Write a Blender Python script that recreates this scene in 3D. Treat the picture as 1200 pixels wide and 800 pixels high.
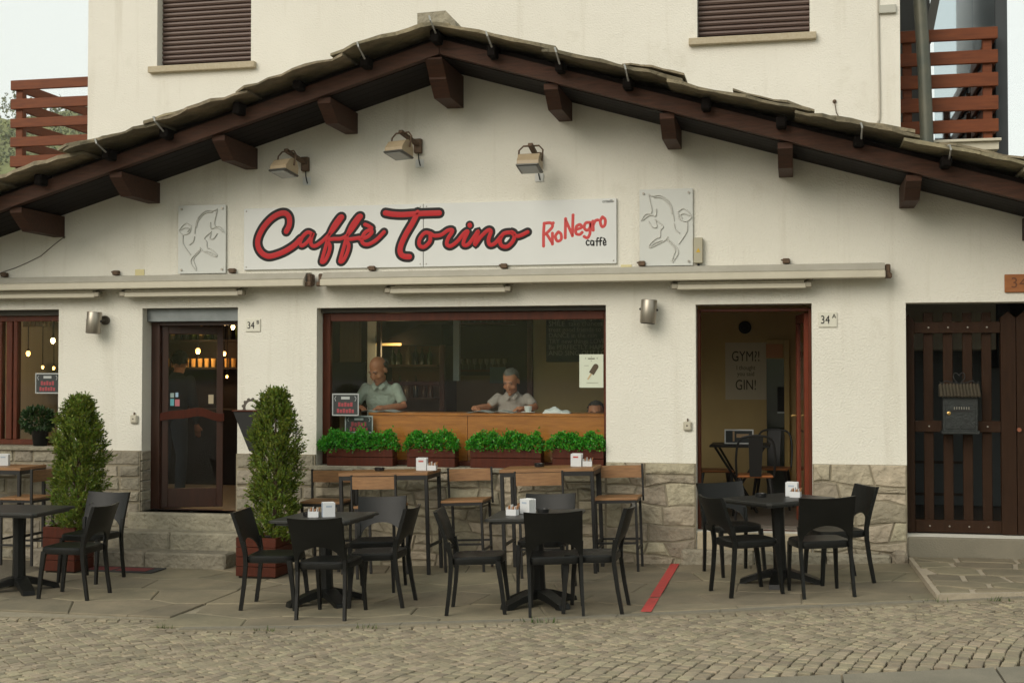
import bpy, bmesh, math, random
from mathutils import Vector, Matrix, Quaternion
random.seed(7)
for o in list(bpy.data.objects): bpy.data.objects.remove(o)
S = bpy.context.scene
COL = S.collection
R = math.radians

# ------------------------------------------------------------------ camera
F = 1540.0; PHI = math.atan(334 / F); TH = math.atan(37 / F); D0 = F / 115; HC = 1.94
FW = Vector((-math.sin(PHI) * math.cos(TH), math.cos(PHI) * math.cos(TH), math.sin(TH)))
RT = Vector((math.cos(PHI), math.sin(PHI), 0)); UP = RT.cross(FW)
CAM = Vector((D0 * math.sin(PHI), -D0 * math.cos(PHI), HC))
cd = bpy.data.cameras.new('camera'); cam = bpy.data.objects.new('camera', cd); COL.objects.link(cam)
cd.sensor_width = 36; cd.lens = F / 1200 * 36; cd.clip_start = .1; cd.clip_end = 5000
mw = Matrix((RT, UP, -FW)).transposed().to_4x4(); mw.translation = CAM; cam.matrix_world = mw
S.camera = cam
S.render.resolution_x = 1024; S.render.resolution_y = 682

# ------------------------------------------------------------------ sky, sun, exposure
SUN_EL, SUN_AZ = 30, 208      # azimuth clockwise from +Y: in front of the facade, to its left
w = bpy.data.worlds.new('World'); S.world = w; w.use_nodes = True
nt = w.node_tree; nt.nodes.clear()
sk = nt.nodes.new('ShaderNodeTexSky'); sk.sky_type = 'NISHITA'; sk.sun_disc = False
sk.sun_elevation = R(SUN_EL); sk.sun_rotation = R(SUN_AZ); sk.air_density = 1.0; sk.dust_density = 4.0; sk.ozone_density = 1.0
mx = nt.nodes.new('ShaderNodeMix'); mx.data_type = 'RGBA'; mx.inputs[0].default_value = .80   # veil of even thin cloud
mx.inputs[7].default_value = (9.6, 10.0, 9.2, 1)
bg = nt.nodes.new('ShaderNodeBackground'); bg.inputs[1].default_value = .10
ow = nt.nodes.new('ShaderNodeOutputWorld')
nt.links.new(sk.outputs[0], mx.inputs[6]); nt.links.new(mx.outputs[2], bg.inputs[0]); nt.links.new(bg.outputs[0], ow.inputs[0])
sl = bpy.data.lights.new('sun', 'SUN'); sl.energy = 1.5; sl.angle = R(38); sl.color = (1, .93, .82)
sun = bpy.data.objects.new('sun', sl); COL.objects.link(sun)
sd = Vector((math.sin(R(SUN_AZ)) * math.cos(R(SUN_EL)), math.cos(R(SUN_AZ)) * math.cos(R(SUN_EL)), math.sin(R(SUN_EL))))
sun.rotation_euler = sd.to_track_quat('Z', 'Y').to_euler()
S.view_settings.view_transform = 'Standard'; S.view_settings.look = 'None'
S.view_settings.gamma = 1; S.view_settings.use_curve_mapping = False; S.view_settings.exposure = .20
try:
    S.cycles.transparent_max_bounces = 16; S.cycles.max_bounces = 8
except Exception: pass

# ------------------------------------------------------------------ photo pixel -> place
def ray(px, py): return FW + RT * ((px - 600) / F) + UP * ((400 - py) / F)
def P(px, py, Y=0.0):
    d = ray(px, py); return CAM + d * ((Y - CAM.y) / d.y)
def gz(x):
    if x >= 0: return .036 * min(x, 6)
    return -.06 * math.sin(min(-x / 2, 1) * math.pi / 2)
def gslope(x): return (gz(x + .05) - gz(x - .05)) / .1
def G(px, py, h=0.0):
    d = ray(px, py); z = h
    for _ in range(30):
        p = CAM + d * ((z - CAM.z) / d.z); z = gz(p.x) + h
    return p

# ------------------------------------------------------------------ mesh helpers
class MB:
    def __init__(s): s.v = []; s.f = []
    def add(s, vs, fs):
        b = len(s.v); s.v += [tuple(p) for p in vs]; s.f += [tuple(i + b for i in f) for f in fs]; return s
    def box(s, x0, x1, y0, y1, z0, z1, c=0.0, M=None):
        if x0 > x1: x0, x1 = x1, x0
        if y0 > y1: y0, y1 = y1, y0
        if z0 > z1: z0, z1 = z1, z0
        if c <= 0:
            vs = [(x, y, z) for z in (z0, z1) for y in (y0, y1) for x in (x0, x1)]
            fs = [(0, 2, 3, 1), (4, 5, 7, 6), (0, 1, 5, 4), (2, 6, 7, 3), (0, 4, 6, 2), (1, 3, 7, 5)]
        else:
            c = min(c, (x1 - x0) * .45, (y1 - y0) * .45, (z1 - z0) * .45)
            X = (x0, x1); Y = (y0, y1); Z = (z0, z1); vs = []; idx = {}
            for k in (0, 1):
                for j in (0, 1):
                    for i in (0, 1):
                        sx, sy, sz = (c, -c)[i], (c, -c)[j], (c, -c)[k]
                        for a, p in enumerate(((X[i], Y[j] + sy, Z[k] + sz), (X[i] + sx, Y[j], Z[k] + sz), (X[i] + sx, Y[j] + sy, Z[k]))):
                            idx[(i, j, k, a)] = len(vs); vs.append(p)
            q = lambda *t: tuple(idx[u] for u in t); fs = []
            for a in range(3):
                for e in (0, 1):
                    o = [b for b in range(3) if b != a]
                    def cr(m, n):
                        t = [0, 0, 0]; t[a] = e; t[o[0]] = m; t[o[1]] = n; return tuple(t) + (a,)
                    f = q(cr(0, 0), cr(1, 0), cr(1, 1), cr(0, 1))
                    flip = (e == 0) ^ (a == 1)
                    fs.append(f[::-1] if flip else f)
            for a in range(3):
                o = [b for b in range(3) if b != a]
                for m in (0, 1):
                    for n in (0, 1):
                        def cr(t, ax):
                            u = [0, 0, 0]; u[a] = t; u[o[0]] = m; u[o[1]] = n; return tuple(u) + (ax,)
                        fs.append(q(cr(0, o[0]), cr(1, o[0]), cr(1, o[1]), cr(0, o[1])))
            for i in (0, 1):
                for j in (0, 1):
                    for k in (0, 1): fs.append(q((i, j, k, 0), (i, j, k, 1), (i, j, k, 2)))
        if M is not None: vs = [M @ Vector(p) for p in vs]
        return s.add(vs, fs)
    def cbox(s, cx, cy, cz, sx, sy, sz, c=0.0, M=None):
        return s.box(cx - sx / 2, cx + sx / 2, cy - sy / 2, cy + sy / 2, cz - sz / 2, cz + sz / 2, c, M)
    def beam(s, a, b, w_, h_, c=0.0, up=(0, 0, 1)):
        a = Vector(a); b = Vector(b); d = b - a; L = d.length; y = d.normalized(); z = Vector(up); z = (z - y * z.dot(y)).normalized(); x = y.cross(z)
        M = Matrix((x, y, z)).transposed().to_4x4(); M.translation = a
        return s.box(-w_ / 2, w_ / 2, 0, L, -h_ / 2, h_ / 2, c, M)
    def prism(s, poly, lo, hi, axis='z', top=None):
        """poly 2D extruded along axis; axis y: poly=(x,z); axis x: poly=(y,z)"""
        n = len(poly); t = top or poly
        mk = {'z': lambda p, h: (p[0], p[1], h), 'y': lambda p, h: (p[0], h, p[1]), 'x': lambda p, h: (h, p[0], p[1])}[axis]
        vs = [mk(p, lo) for p in poly] + [mk(p, hi) for p in t]
        return s.add(vs, [tuple(range(n))[::-1], tuple(range(n, 2 * n))] + [(i, (i + 1) % n, n + (i + 1) % n, n + i) for i in range(n)])
    def tube(s, pts, r, n=8, cap=True, flat=None):
        pts = [Vector(p) for p in pts]; m = len(pts)
        rs = r if isinstance(r, (list, tuple)) else [r] * m
        t0 = (pts[1] - pts[0]).normalized(); ref = Vector((0, 0, 1)) if abs(t0.z) < .9 else Vector((0, 1, 0))
        u = t0.cross(ref).normalized(); vs = []
        for i in range(m):
            t = (pts[min(i + 1, m - 1)] - pts[max(i - 1, 0)]).normalized()
            u = (u - t * u.dot(t)).normalized(); v = t.cross(u)
            for k in range(n):
                a = 2 * math.pi * (k + .5) / n
                vs.append(pts[i] + (u * math.cos(a) + v * math.sin(a)) * rs[i])
        fs = [(i * n + k, i * n + (k + 1) % n, (i + 1) * n + (k + 1) % n, (i + 1) * n + k) for i in range(m - 1) for k in range(n)]
        if cap: fs += [tuple(range(n))[::-1], tuple(range((m - 1) * n, m * n))]
        return s.add(vs, fs)
    def lathe(s, prof, n=16, M=None):
        m = len(prof); vs = [(r * math.cos(2 * math.pi * k / n), r * math.sin(2 * math.pi * k / n), z) for r, z in prof for k in range(n)]
        fs = [(i * n + k, i * n + (k + 1) % n, (i + 1) * n + (k + 1) % n, (i + 1) * n + k) for i in range(m - 1) for k in range(n)]
        fs += [tuple(range(n))[::-1], tuple(range((m - 1) * n, m * n))]
        if M is not None: vs = [M @ Vector(p) for p in vs]
        return s.add(vs, fs)
    def ball(s, c, r, n=12, m=8, M=None):
        r = r if isinstance(r, (tuple, list)) else (r, r, r); vs = [(0, 0, -1)]
        for i in range(1, m):
            a = -math.pi / 2 + math.pi * i / m
            vs += [(math.cos(a) * math.cos(2 * math.pi * k / n), math.cos(a) * math.sin(2 * math.pi * k / n), math.sin(a)) for k in range(n)]
        vs.append((0, 0, 1)); T = len(vs) - 1
        fs = [(0, 1 + (k + 1) % n, 1 + k) for k in range(n)]
        for i in range(m - 2): fs += [(1 + i * n + k, 1 + i * n + (k + 1) % n, 1 + (i + 1) * n + (k + 1) % n, 1 + (i + 1) * n + k) for k in range(n)]
        fs += [(T, 1 + (m - 2) * n + k, 1 + (m - 2) * n + (k + 1) % n) for k in range(n)]
        vs = [Vector((p[0] * r[0], p[1] * r[1], p[2] * r[2])) for p in vs]
        if M is not None: vs = [M @ p for p in vs]
        return s.add([p + Vector(c) for p in vs], fs)
    def mesh(s, name):
        me = bpy.data.meshes.new(name); me.from_pydata(s.v, [], s.f)
        bm = bmesh.new(); bm.from_mesh(me); bmesh.ops.recalc_face_normals(bm, faces=bm.faces); bm.to_mesh(me); bm.free()
        return me
    def build(s, name, mat, parent=None, smooth=False, recalc=True):
        me = bpy.data.meshes.new(name); me.from_pydata(s.v, [], s.f)
        if recalc:
            bm = bmesh.new(); bm.from_mesh(me); bmesh.ops.recalc_face_normals(bm, faces=bm.faces); bm.to_mesh(me); bm.free()
        return link(name, me, mat, parent, smooth)
def shade(me, ang=40):
    me.polygons.foreach_set('use_smooth', [True] * len(me.polygons))
    try: me.set_sharp_from_angle(angle=R(ang))
    except Exception: pass
def link(name, me, mat, parent=None, smooth=False):
    me.name = name
    if mat is not None:
        me.materials.clear(); me.materials.append(mat)
    if smooth: shade(me)
    o = bpy.data.objects.new(name, me); COL.objects.link(o)
    if parent is not None:
        o.parent = parent
        if parent.type == 'EMPTY' and not parent.get('_local'): o.matrix_parent_inverse = Matrix.Translation(-Vector(parent.location))
    return o
def tag(o, label=None, cat=None, group=None, kind=None):
    if label: o['label'] = label
    if cat: o['category'] = cat
    if group: o['group'] = group
    if kind: o['kind'] = kind
    return o
def thing(name, label, cat, loc=(0, 0, 0), group=None, local=False):
    """Empty at the base; children meshes are in world coordinates unless local"""
    o = bpy.data.objects.new(name, None); COL.objects.link(o); o.location = loc; o.empty_display_size = .1
    if local: o['_local'] = 1
    return tag(o, label, cat, group)
def copy_tree(o, parent=None):
    c = o.copy(); COL.objects.link(c)
    if parent is not None: c.parent = parent
    for ch in list(o.children): copy_tree(ch, c)
    return c
def place(o, p, rz=0, tilt=True):
    o.location = p; q = Quaternion((0, 0, 1), rz)
    if tilt: q = Quaternion((0, 1, 0), -math.atan(gslope(p[0]))) @ q
    o.rotation_mode = 'QUATERNION'; o.rotation_quaternion = q
    return o

# ------------------------------------------------------------------ materials
MATS = {}
def mat(name, col, rough=.6, metal=0.0, var=0.0, col2=None, scale=6.0, bump=0.0, bscale=40.0, spec=.5, island=0.0, stretch=None, coords='Object', emit=None, strength=0, detail=6, coat=0, trans=0):
    if name in MATS: return MATS[name]
    m = bpy.data.materials.new(name); m.use_nodes = True; MATS[name] = m
    nt = m.node_tree; b = nt.nodes['Principled BSDF']; N = nt.nodes.new; L = nt.links.new
    b.inputs['Base Color'].default_value = (*col, 1); b.inputs['Roughness'].default_value = rough; b.inputs['Metallic'].default_value = metal
    b.inputs['Specular IOR Level'].default_value = spec
    if coat: b.inputs['Coat Weight'].default_value = coat
    tc = N('ShaderNodeTexCoord'); mp = N('ShaderNodeMapping'); L(tc.outputs[coords], mp.inputs[0])
    if stretch: mp.inputs['Scale'].default_value = stretch
    out = None
    if col2 is not None:
        no = N('ShaderNodeTexNoise'); no.inputs['Scale'].default_value = scale; no.inputs['Detail'].default_value = detail; no.inputs['Roughness'].default_value = .62
        L(mp.outputs[0], no.inputs['Vector'])
        rp = N('ShaderNodeMapRange'); rp.inputs[1].default_value = .32; rp.inputs[2].default_value = .68; L(no.outputs['Fac'], rp.inputs[0])
        mi = N('ShaderNodeMix'); mi.data_type = 'RGBA'; L(rp.outputs[0], mi.inputs[0]); mi.inputs[6].default_value = (*col, 1); mi.inputs[7].default_value = (*col2, 1); out = mi.outputs[2]
    if island:
        gi = N('ShaderNodeNewGeometry'); oi = N('ShaderNodeObjectInfo')
        ad = N('ShaderNodeMath'); ad.operation = 'ADD'; L(gi.outputs['Random Per Island'], ad.inputs[0]); L(oi.outputs['Random'], ad.inputs[1])
        fr = N('ShaderNodeMath'); fr.operation = 'FRACT'; L(ad.outputs[0], fr.inputs[0])
        hs = N('ShaderNodeHueSaturation')
        r1 = N('ShaderNodeMapRange'); r1.inputs[3].default_value = 1 - island; r1.inputs[4].default_value = 1 + island; L(fr.outputs[0], r1.inputs[0]); L(r1.outputs[0], hs.inputs['Value'])
        m7 = N('ShaderNodeMath'); m7.operation = 'MULTIPLY'; m7.inputs[1].default_value = 7.31; L(fr.outputs[0], m7.inputs[0])
        f7 = N('ShaderNodeMath'); f7.operation = 'FRACT'; L(m7.outputs[0], f7.inputs[0])
        r2 = N('ShaderNodeMapRange'); r2.inputs[3].default_value = .5 - var; r2.inputs[4].default_value = .5 + var; L(f7.outputs[0], r2.inputs[0]); L(r2.outputs[0], hs.inputs['Hue'])
        if out is not None: L(out, hs.inputs['Color'])
        else: hs.inputs['Color'].default_value = (*col, 1)
        out = hs.outputs[0]
    if out is not None: L(out, b.inputs['Base Color'])
    if bump:
        n2 = N('ShaderNodeTexNoise'); n2.inputs['Scale'].default_value = bscale; n2.inputs['Detail'].default_value = 5; L(mp.outputs[0], n2.inputs['Vector'])
        bp = N('ShaderNodeBump'); bp.inputs['Strength'].default_value = min(1, bump); bp.inputs['Distance'].default_value = .012 if bump < 1 else .035
        L(n2.outputs['Fac'], bp.inputs['Height']); L(bp.outputs[0], b.inputs['Normal'])
    if emit: b.inputs['Emission Color'].default_value = (*emit, 1); b.inputs['Emission Strength'].default_value = strength
    if trans: b.inputs['Transmission Weight'].default_value = trans
    return m
def leafmat(name, col, var=.02, island=.35, trans=.25, rough=.5):
    m = mat(name, col, rough, var=var, island=island)
    nt = m.node_tree; b = nt.nodes['Principled BSDF']; out = [n for n in nt.nodes if n.type == 'OUTPUT_MATERIAL'][0]
    t = nt.nodes.new('ShaderNodeBsdfTranslucent'); mi = nt.nodes.new('ShaderNodeMixShader'); mi.inputs[0].default_value = trans
    src = b.inputs['Base Color'].links[0].from_socket; nt.links.new(src, t.inputs[0])
    nt.links.new(b.outputs[0], mi.inputs[1]); nt.links.new(t.outputs[0], mi.inputs[2]); nt.links.new(mi.outputs[0], out.inputs[0])
    return m
def glassmat(name, tint=(.9, .93, .92), refl=1.0):
    m = bpy.data.materials.new(name); m.use_nodes = True; nt = m.node_tree; nt.nodes.clear(); N = nt.nodes.new; L = nt.links.new
    tr = N('ShaderNodeBsdfTransparent'); tr.inputs[0].default_value = (*tint, 1)
    gl = N('ShaderNodeBsdfGlossy'); gl.inputs['Roughness'].default_value = .015; gl.inputs[0].default_value = (refl, refl, refl, 1)
    lw = N('ShaderNodeLayerWeight'); lw.inputs[0].default_value = .5; pw_ = N('ShaderNodeMath'); pw_.operation = 'POWER'; pw_.inputs[1].default_value = 5; L(lw.outputs['Facing'], pw_.inputs[0])
    fr = N('ShaderNodeMapRange'); fr.inputs[3].default_value = .024; fr.inputs[4].default_value = 1; L(pw_.outputs[0], fr.inputs[0]); mi = N('ShaderNodeMixShader'); o = N('ShaderNodeOutputMaterial')
    L(fr.outputs[0], mi.inputs[0]); L(tr.outputs[0], mi.inputs[1]); L(gl.outputs[0], mi.inputs[2]); L(mi.outputs[0], o.inputs[0]); return m
GLASS = glassmat('window_glass')
def plaster(name, col, col2, bump=.5):
    """rough trowelled render with faint weathering patches"""
    m = mat(name, col, .9, col2=col2, scale=.9, bump=bump, bscale=55, spec=.2)
    nt = m.node_tree; b = nt.nodes['Principled BSDF']; N = nt.nodes.new; L = nt.links.new; src = b.inputs['Base Color'].links[0].from_socket
    tc = N('ShaderNodeTexCoord')
    def layer(src, scl, noise, lo, hi, colr, amt):
        mp = N('ShaderNodeMapping'); mp.inputs['Scale'].default_value = scl; L(tc.outputs['Object'], mp.inputs[0]); no = N('ShaderNodeTexNoise'); no.inputs['Scale'].default_value = noise; no.inputs['Detail'].default_value = 7; no.inputs['Roughness'].default_value = .65; L(mp.outputs[0], no.inputs['Vector'])
        rp = N('ShaderNodeMapRange'); rp.inputs[1].default_value = lo; rp.inputs[2].default_value = hi; rp.inputs[4].default_value = amt; L(no.outputs['Fac'], rp.inputs[0])
        mi = N('ShaderNodeMix'); mi.data_type = 'RGBA'; L(rp.outputs[0], mi.inputs[0]); L(src, mi.inputs[6]); mi.inputs[7].default_value = (*colr, 1); return mi.outputs[2]
    src = layer(src, (5, 5, .35), 1.0, .55, .80, (.46, .41, .31), .40)      # rain streaks
    src = layer(src, (1, 1, 1), 2.3, .60, .78, (.50, .46, .36), .35)         # damp patches
    src = layer(src, (1, 1, 1), 17, .66, .74, (.42, .37, .28), .30)          # specks and scuffs
    L(src, b.inputs['Base Color'])
    return m
WALL = plaster('wall_plaster', (.78, .755, .67), (.73, .705, .62), .8)
WALL_UP = plaster('upper_plaster', (.78, .75, .675), (.73, .70, .625), .6)
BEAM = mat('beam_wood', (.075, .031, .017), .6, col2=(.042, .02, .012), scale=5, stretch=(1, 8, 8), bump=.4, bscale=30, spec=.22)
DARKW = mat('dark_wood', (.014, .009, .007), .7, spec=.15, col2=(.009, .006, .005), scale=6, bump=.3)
SLATE = mat('roof_slate', (.30, .25, .16), .9, col2=(.13, .115, .075), scale=4, bump=1, bscale=12, island=.35, var=.012)
STONE = mat('base_stone', (.435, .375, .27), .85, col2=(.31, .27, .195), scale=9, bump=1, bscale=16, island=.26, var=.014)
STONE_G = mat('grey_stone', (.34, .30, .225), .85, col2=(.23, .205, .155), scale=6, bump=1, bscale=18, island=.2, var=.01)
MORTAR = mat('mortar', (.29, .25, .175), .95, col2=(.22, .19, .135), scale=12, bump=.6)
FLAG = mat('flagstone', (.24, .20, .13), .85, col2=(.15, .13, .086), scale=2.2, bump=.6, bscale=14, island=.13, var=.008)
SETT = mat('sett_stone', (.30, .25, .165), .8, col2=(.225, .192, .135), scale=7, bump=.6, bscale=30, island=.24, var=.013)
JOINT = mat('joint_sand', (.13, .11, .075), .95, col2=(.085, .072, .05), scale=20, bump=.5)
CONC = mat('concrete', (.22, .195, .145), .88, col2=(.165, .15, .112), scale=3, bump=.5, bscale=60)
REDW = mat('red_brown_wood', (.085, .017, .006), .5, col2=(.055, .012, .005), scale=5, stretch=(8, 1, 1), bump=.2, spec=.22)
FRAMEW = mat('frame_wood', (.115, .028, .011), .45, col2=(.07, .018, .008), scale=4, stretch=(6, 6, 1), spec=.22)
RED_DOOR = mat('door_red', (.20, .045, .022), .4, col2=(.15, .035, .018), scale=4, spec=.22)
GATEW = mat('gate_wood', (.036, .017, .0085), .6, col2=(.024, .0115, .006), scale=4, stretch=(8, 8, 1), bump=.2, spec=.12)
SLATW = mat('balcony_wood', (.185, .052, .017), .5, col2=(.125, .035, .013), scale=4, stretch=(1, 8, 8), spec=.22)
BLACKP = mat('black_plastic', (.006, .0062, .0055), .40, col2=(.009, .0092, .0082), scale=8, bump=.12, bscale=220, spec=.24)
TABLEP = mat('table_top_plastic', (.022, .022, .020), .42, col2=(.03, .03, .027), scale=6, spec=.4)
STEEL = mat('black_steel', (.02, .019, .018), .45, metal=.3)
GREYM = mat('grey_metal', (.33, .31, .27), .4, metal=.85)
RUST = mat('rusty_metal', (.09, .06, .04), .7, metal=.4, col2=(.16, .10, .06), scale=30)
PLANK = mat('plank_wood', (.30, .155, .062), .5, col2=(.19, .092, .036), scale=5, stretch=(1.2, 12, 12), bump=.15)
COUNTER = mat('counter_wood', (.60, .215, .04), .3, col2=(.38, .125, .022), scale=4, stretch=(1, 8, 8))
CREAM = mat('cream_metal', (.56, .52, .41), .5, col2=(.50, .46, .36), scale=4)
CREAMG = mat('cream_grey_metal', (.42, .40, .34), .55, col2=(.36, .34, .28), scale=5)
WHITEP = mat('white_paper', (.72, .72, .70), .6)
SIGNW = mat('sign_white', (.68, .69, .67), .35, col2=(.64, .65, .63), scale=2)
RED = mat('sign_red', (.47, .013, .017), .5, spec=.3)
GREYD = mat('sign_dark', (.022, .019, .019), .6, spec=.2)
BLACK = mat('flat_black', (.012, .011, .01), .8)
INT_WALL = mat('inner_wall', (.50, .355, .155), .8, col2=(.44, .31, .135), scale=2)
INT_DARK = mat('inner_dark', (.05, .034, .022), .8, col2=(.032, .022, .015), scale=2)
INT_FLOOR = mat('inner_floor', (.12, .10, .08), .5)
SILLST = mat('sill_stone', (.46, .40, .29), .7, col2=(.40, .33, .22), scale=30, bump=.3)
SHUT = mat('shutter_brown', (.13, .085, .07), .5)
def text_mesh(body, size, M, name='lettering', ext=.0015, sx=1.0, align='CENTER', space=1.0):
    cu = bpy.data.curves.new('t', 'FONT'); cu.body = body; cu.size = size; cu.extrude = ext; cu.align_x = align; cu.align_y = 'CENTER'; cu.space_character = space; cu.resolution_u = 3
    o = bpy.data.objects.new('t', cu); me = bpy.data.meshes.new_from_object(o)
    me.transform(M @ Matrix.Scale(sx, 4, (1, 0, 0))); bpy.data.objects.remove(o); bpy.data.curves.remove(cu); return me
def facing(x, y, z, rot=0):      # text on a plane that faces -Y
    return Matrix.Translation((x, y, z)) @ Matrix.Rotation(R(90), 4, 'X') @ Matrix.Rotation(rot, 4, 'Z')
def spline(pts, n=6):
    pts = [Vector(p) for p in pts]; out = []
    for i in range(len(pts) - 1):
        a = pts[max(i - 1, 0)]; b = pts[i]; c = pts[i + 1]; d = pts[min(i + 2, len(pts) - 1)]
        for k in range(n):
            t = k / n; out.append(.5 * ((2 * b) + (c - a) * t + (2 * a - 5 * b + 4 * c - d) * t * t + (3 * b - a - 3 * c + d) * t ** 3))
    out.append(pts[-1]); return out
def stroke(mb, pts, r, y, depth, n=6, k=10):
    """raised flat-ish brush stroke on a plane facing -Y; pts are (X, Z)"""
    q = spline([(p[0], 0, p[1]) for p in pts], n) if n > 1 else [Vector((p[0], 0, p[1])) for p in pts]
    t = MB(); t.tube(q, r, k); 
    for e in (q[0], q[-1]): t.ball(e, r, 10, 6)
    mb.add([(p[0], y + p[1] * depth / r, p[2]) for p in t.v], t.f)
def clip(poly, nx, ny, c):        # keep nx*x+ny*y <= c
    out = []
    for i in range(len(poly)):
        a = poly[i]; b = poly[(i + 1) % len(poly)]; da = nx * a[0] + ny * a[1] - c; db = nx * b[0] + ny * b[1] - c
        if da <= 0: out.append(a)
        if (da < 0 < db) or (db < 0 < da):
            t = da / (da - db); out.append((a[0] + (b[0] - a[0]) * t, a[1] + (b[1] - a[1]) * t))
    return out
def cells(x0, x1, y0, y1, sx, sy, gap, jit=.33, bound=(), rnd=random):
    """irregular stones: Voronoi cells of a jittered grid, shrunk by the joint"""
    nx = max(1, round((x1 - x0) / sx)); ny = max(1, round((y1 - y0) / sy)); sx = (x1 - x0) / nx; sy = (y1 - y0) / ny; k = sx / sy
    pts = [(x0 + sx * (i + .5 + (.5 if j % 2 else 0) * .8 - .2 + rnd.uniform(-jit, jit)), y0 + sy * (j + .5 + rnd.uniform(-jit, jit) * .8)) for j in range(ny) for i in range(-1, nx + 1)]
    res = []
    for i, p in enumerate(pts):
        poly = [(x0, y0), (x1, y0), (x1, y1), (x0, y1)]
        for j, q in enumerate(pts):
            if i == j or abs(q[0] - p[0]) > 4 * sx or abs(q[1] - p[1]) > 4 * sy: continue
            nx_, ny_ = q[0] - p[0], (q[1] - p[1]) * k * k; mx_, my_ = (p[0] + q[0]) / 2, (p[1] + q[1]) / 2
            l = math.hypot(nx_, ny_); poly = clip(poly, nx_ / l, ny_ / l, (nx_ * mx_ + ny_ * my_) / l - gap / 2)
            if not poly: break
        for b in bound:
            if poly: poly = clip(poly, *b)
        if len(poly) > 2:
            ar = abs(sum(poly[a][0] * poly[(a + 1) % len(poly)][1] - poly[(a + 1) % len(poly)][0] * poly[a][1] for a in range(len(poly)))) / 2
            if ar > .12 * sx * sy: res.append(poly)
    return res
def coursed(x0, x1, z0, z1, sx, sz, gap, rnd=random):
    res = []; n = max(1, round((z1 - z0) / sz)); hs = [rnd.uniform(.75, 1.3) for _ in range(n)]; t = sum(hs); z = z0
    for h in hs:
        h = h / t * (z1 - z0); x = x0
        while x < x1 - .02:
            wd = rnd.uniform(.6, 1.5) * sx
            if x1 - x - wd < .5 * sx: wd = x1 - x
            j = lambda: rnd.uniform(0, .012)
            res.append([(x + gap / 2 + j(), z + gap / 2 + j()), (x + wd - gap / 2 - j(), z + gap / 2 + j()), (x + wd - gap / 2 - j(), z + h - gap / 2 - j()), (x + gap / 2 + j(), z + h - gap / 2 - j())]); x += wd
        z += h
    return res
def rubble(x0, x1, z0, z1, sx, sz, gap, rnd=random):
    """rough coursed rubble: uneven blocks whose shared corners wander, some split in two"""
    n = max(2, round((z1 - z0) / sz)); zs = [z0]
    hs = [rnd.uniform(.7, 1.4) for _ in range(n)]; t = sum(hs)
    for h in hs: zs.append(zs[-1] + h / t * (z1 - z0))
    def zline(j, x): return zs[j] if j in (0, n) else zs[j] + .022 * math.sin(x * 5.3 + j * 2.1) + .014 * math.sin(x * 13.1 + j)
    res = []
    for j in range(n):
        x = x0; ja = 0
        while x < x1 - .02:
            wd = rnd.uniform(.55, 1.55) * sx
            if x1 - x - wd < .5 * sx: wd = x1 - x
            jb = 0 if x + wd > x1 - .01 else rnd.uniform(-.035, .035); g = gap / 2; xa, xb = x + g, x + wd - g
            poly = [(xa + ja, zline(j, xa) + g), ((xa + xb) / 2, zline(j, (xa + xb) / 2) + g), (xb + jb, zline(j, xb) + g), (xb - jb, zline(j + 1, xb) - g), ((xa + xb) / 2, zline(j + 1, (xa + xb) / 2) - g), (xa - ja, zline(j + 1, xa) - g)]
            if rnd.random() < .28 and zs[j + 1] - zs[j] > .16:
                zm = (zs[j] + zs[j + 1]) / 2 + rnd.uniform(-.02, .02); sl = rnd.uniform(-.03, .03); xm = (xa + xb) / 2
                res.append(clip(poly, -sl, 1, zm - sl * xm - g)); res.append(clip(poly, sl, -1, -(zm - sl * xm) - g))
            else: res.append(poly)
            x += wd; ja = jb
    return [r for r in res if len(r) > 2]
def shrink(poly, d):
    cx = sum(p[0] for p in poly) / len(poly); cy = sum(p[1] for p in poly) / len(poly); out = []
    for p in poly:
        l = math.hypot(p[0] - cx, p[1] - cy) or 1; out.append((p[0] + (cx - p[0]) * min(.6, d / l), p[1] + (cy - p[1]) * min(.6, d / l)))
    return out
# ================================================================== ground, road, pavement
XS = [-900, -60, -8, -3, -2, -1.5, -1, -.5, 0, 2, 6, 60, 900]; YS = [-900, -60, -8, 0, 8, 60, 900]
g = MB(); g.add([(x, y, gz(x) - .10) for y in YS for x in XS], [(j * len(XS) + i, j * len(XS) + i + 1, (j + 1) * len(XS) + i + 1, (j + 1) * len(XS) + i) for j in range(len(YS) - 1) for i in range(len(XS) - 1)])
tag(g.build('ground', mat('ground_cobble', (.16, .135, .10), .85, col2=(.11, .095, .07), scale=7, bump=.8, bscale=9)), kind='structure')
K0, K1, K2 = G(208, 737), G(600, 728), G(1200, 700)
KA = G(-150, 719); KB = G(198, 724)
def line(a, b):       # half-plane keeping the wall side (above the line a->b)
    dx, dy = b.x - a.x, b.y - a.y; l = math.hypot(dx, dy); nx, ny = dy / l, -dx / l; return (nx, ny, nx * a.x + ny * a.y)
KE = K2 + (K2 - K1) * .6
def sheet(poly, dz, name, m, parent=None, sub=.4, thick=.0):
    bm = bmesh.new(); vs = [bm.verts.new((p[0], p[1], 0)) for p in poly]; bm.faces.new(vs)
    x0 = min(p[0] for p in poly); x1 = max(p[0] for p in poly); x = x0 + sub
    while x < x1:
        bmesh.ops.bisect_plane(bm, geom=bm.verts[:] + bm.edges[:] + bm.faces[:], plane_co=(x, 0, 0), plane_no=(1, 0, 0)); x += sub
    for v in bm.verts: v.co.z = gz(v.co.x) + dz
    if thick:
        r = bmesh.ops.extrude_face_region(bm, geom=bm.faces[:])
        for v in [e for e in r['geom'] if isinstance(e, bmesh.types.BMVert)]: v.co.z -= thick
    bmesh.ops.recalc_face_normals(bm, faces=bm.faces)
    me = bpy.data.meshes.new(name); bm.to_mesh(me); bm.free(); return link(name, me, m, parent)
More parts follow.
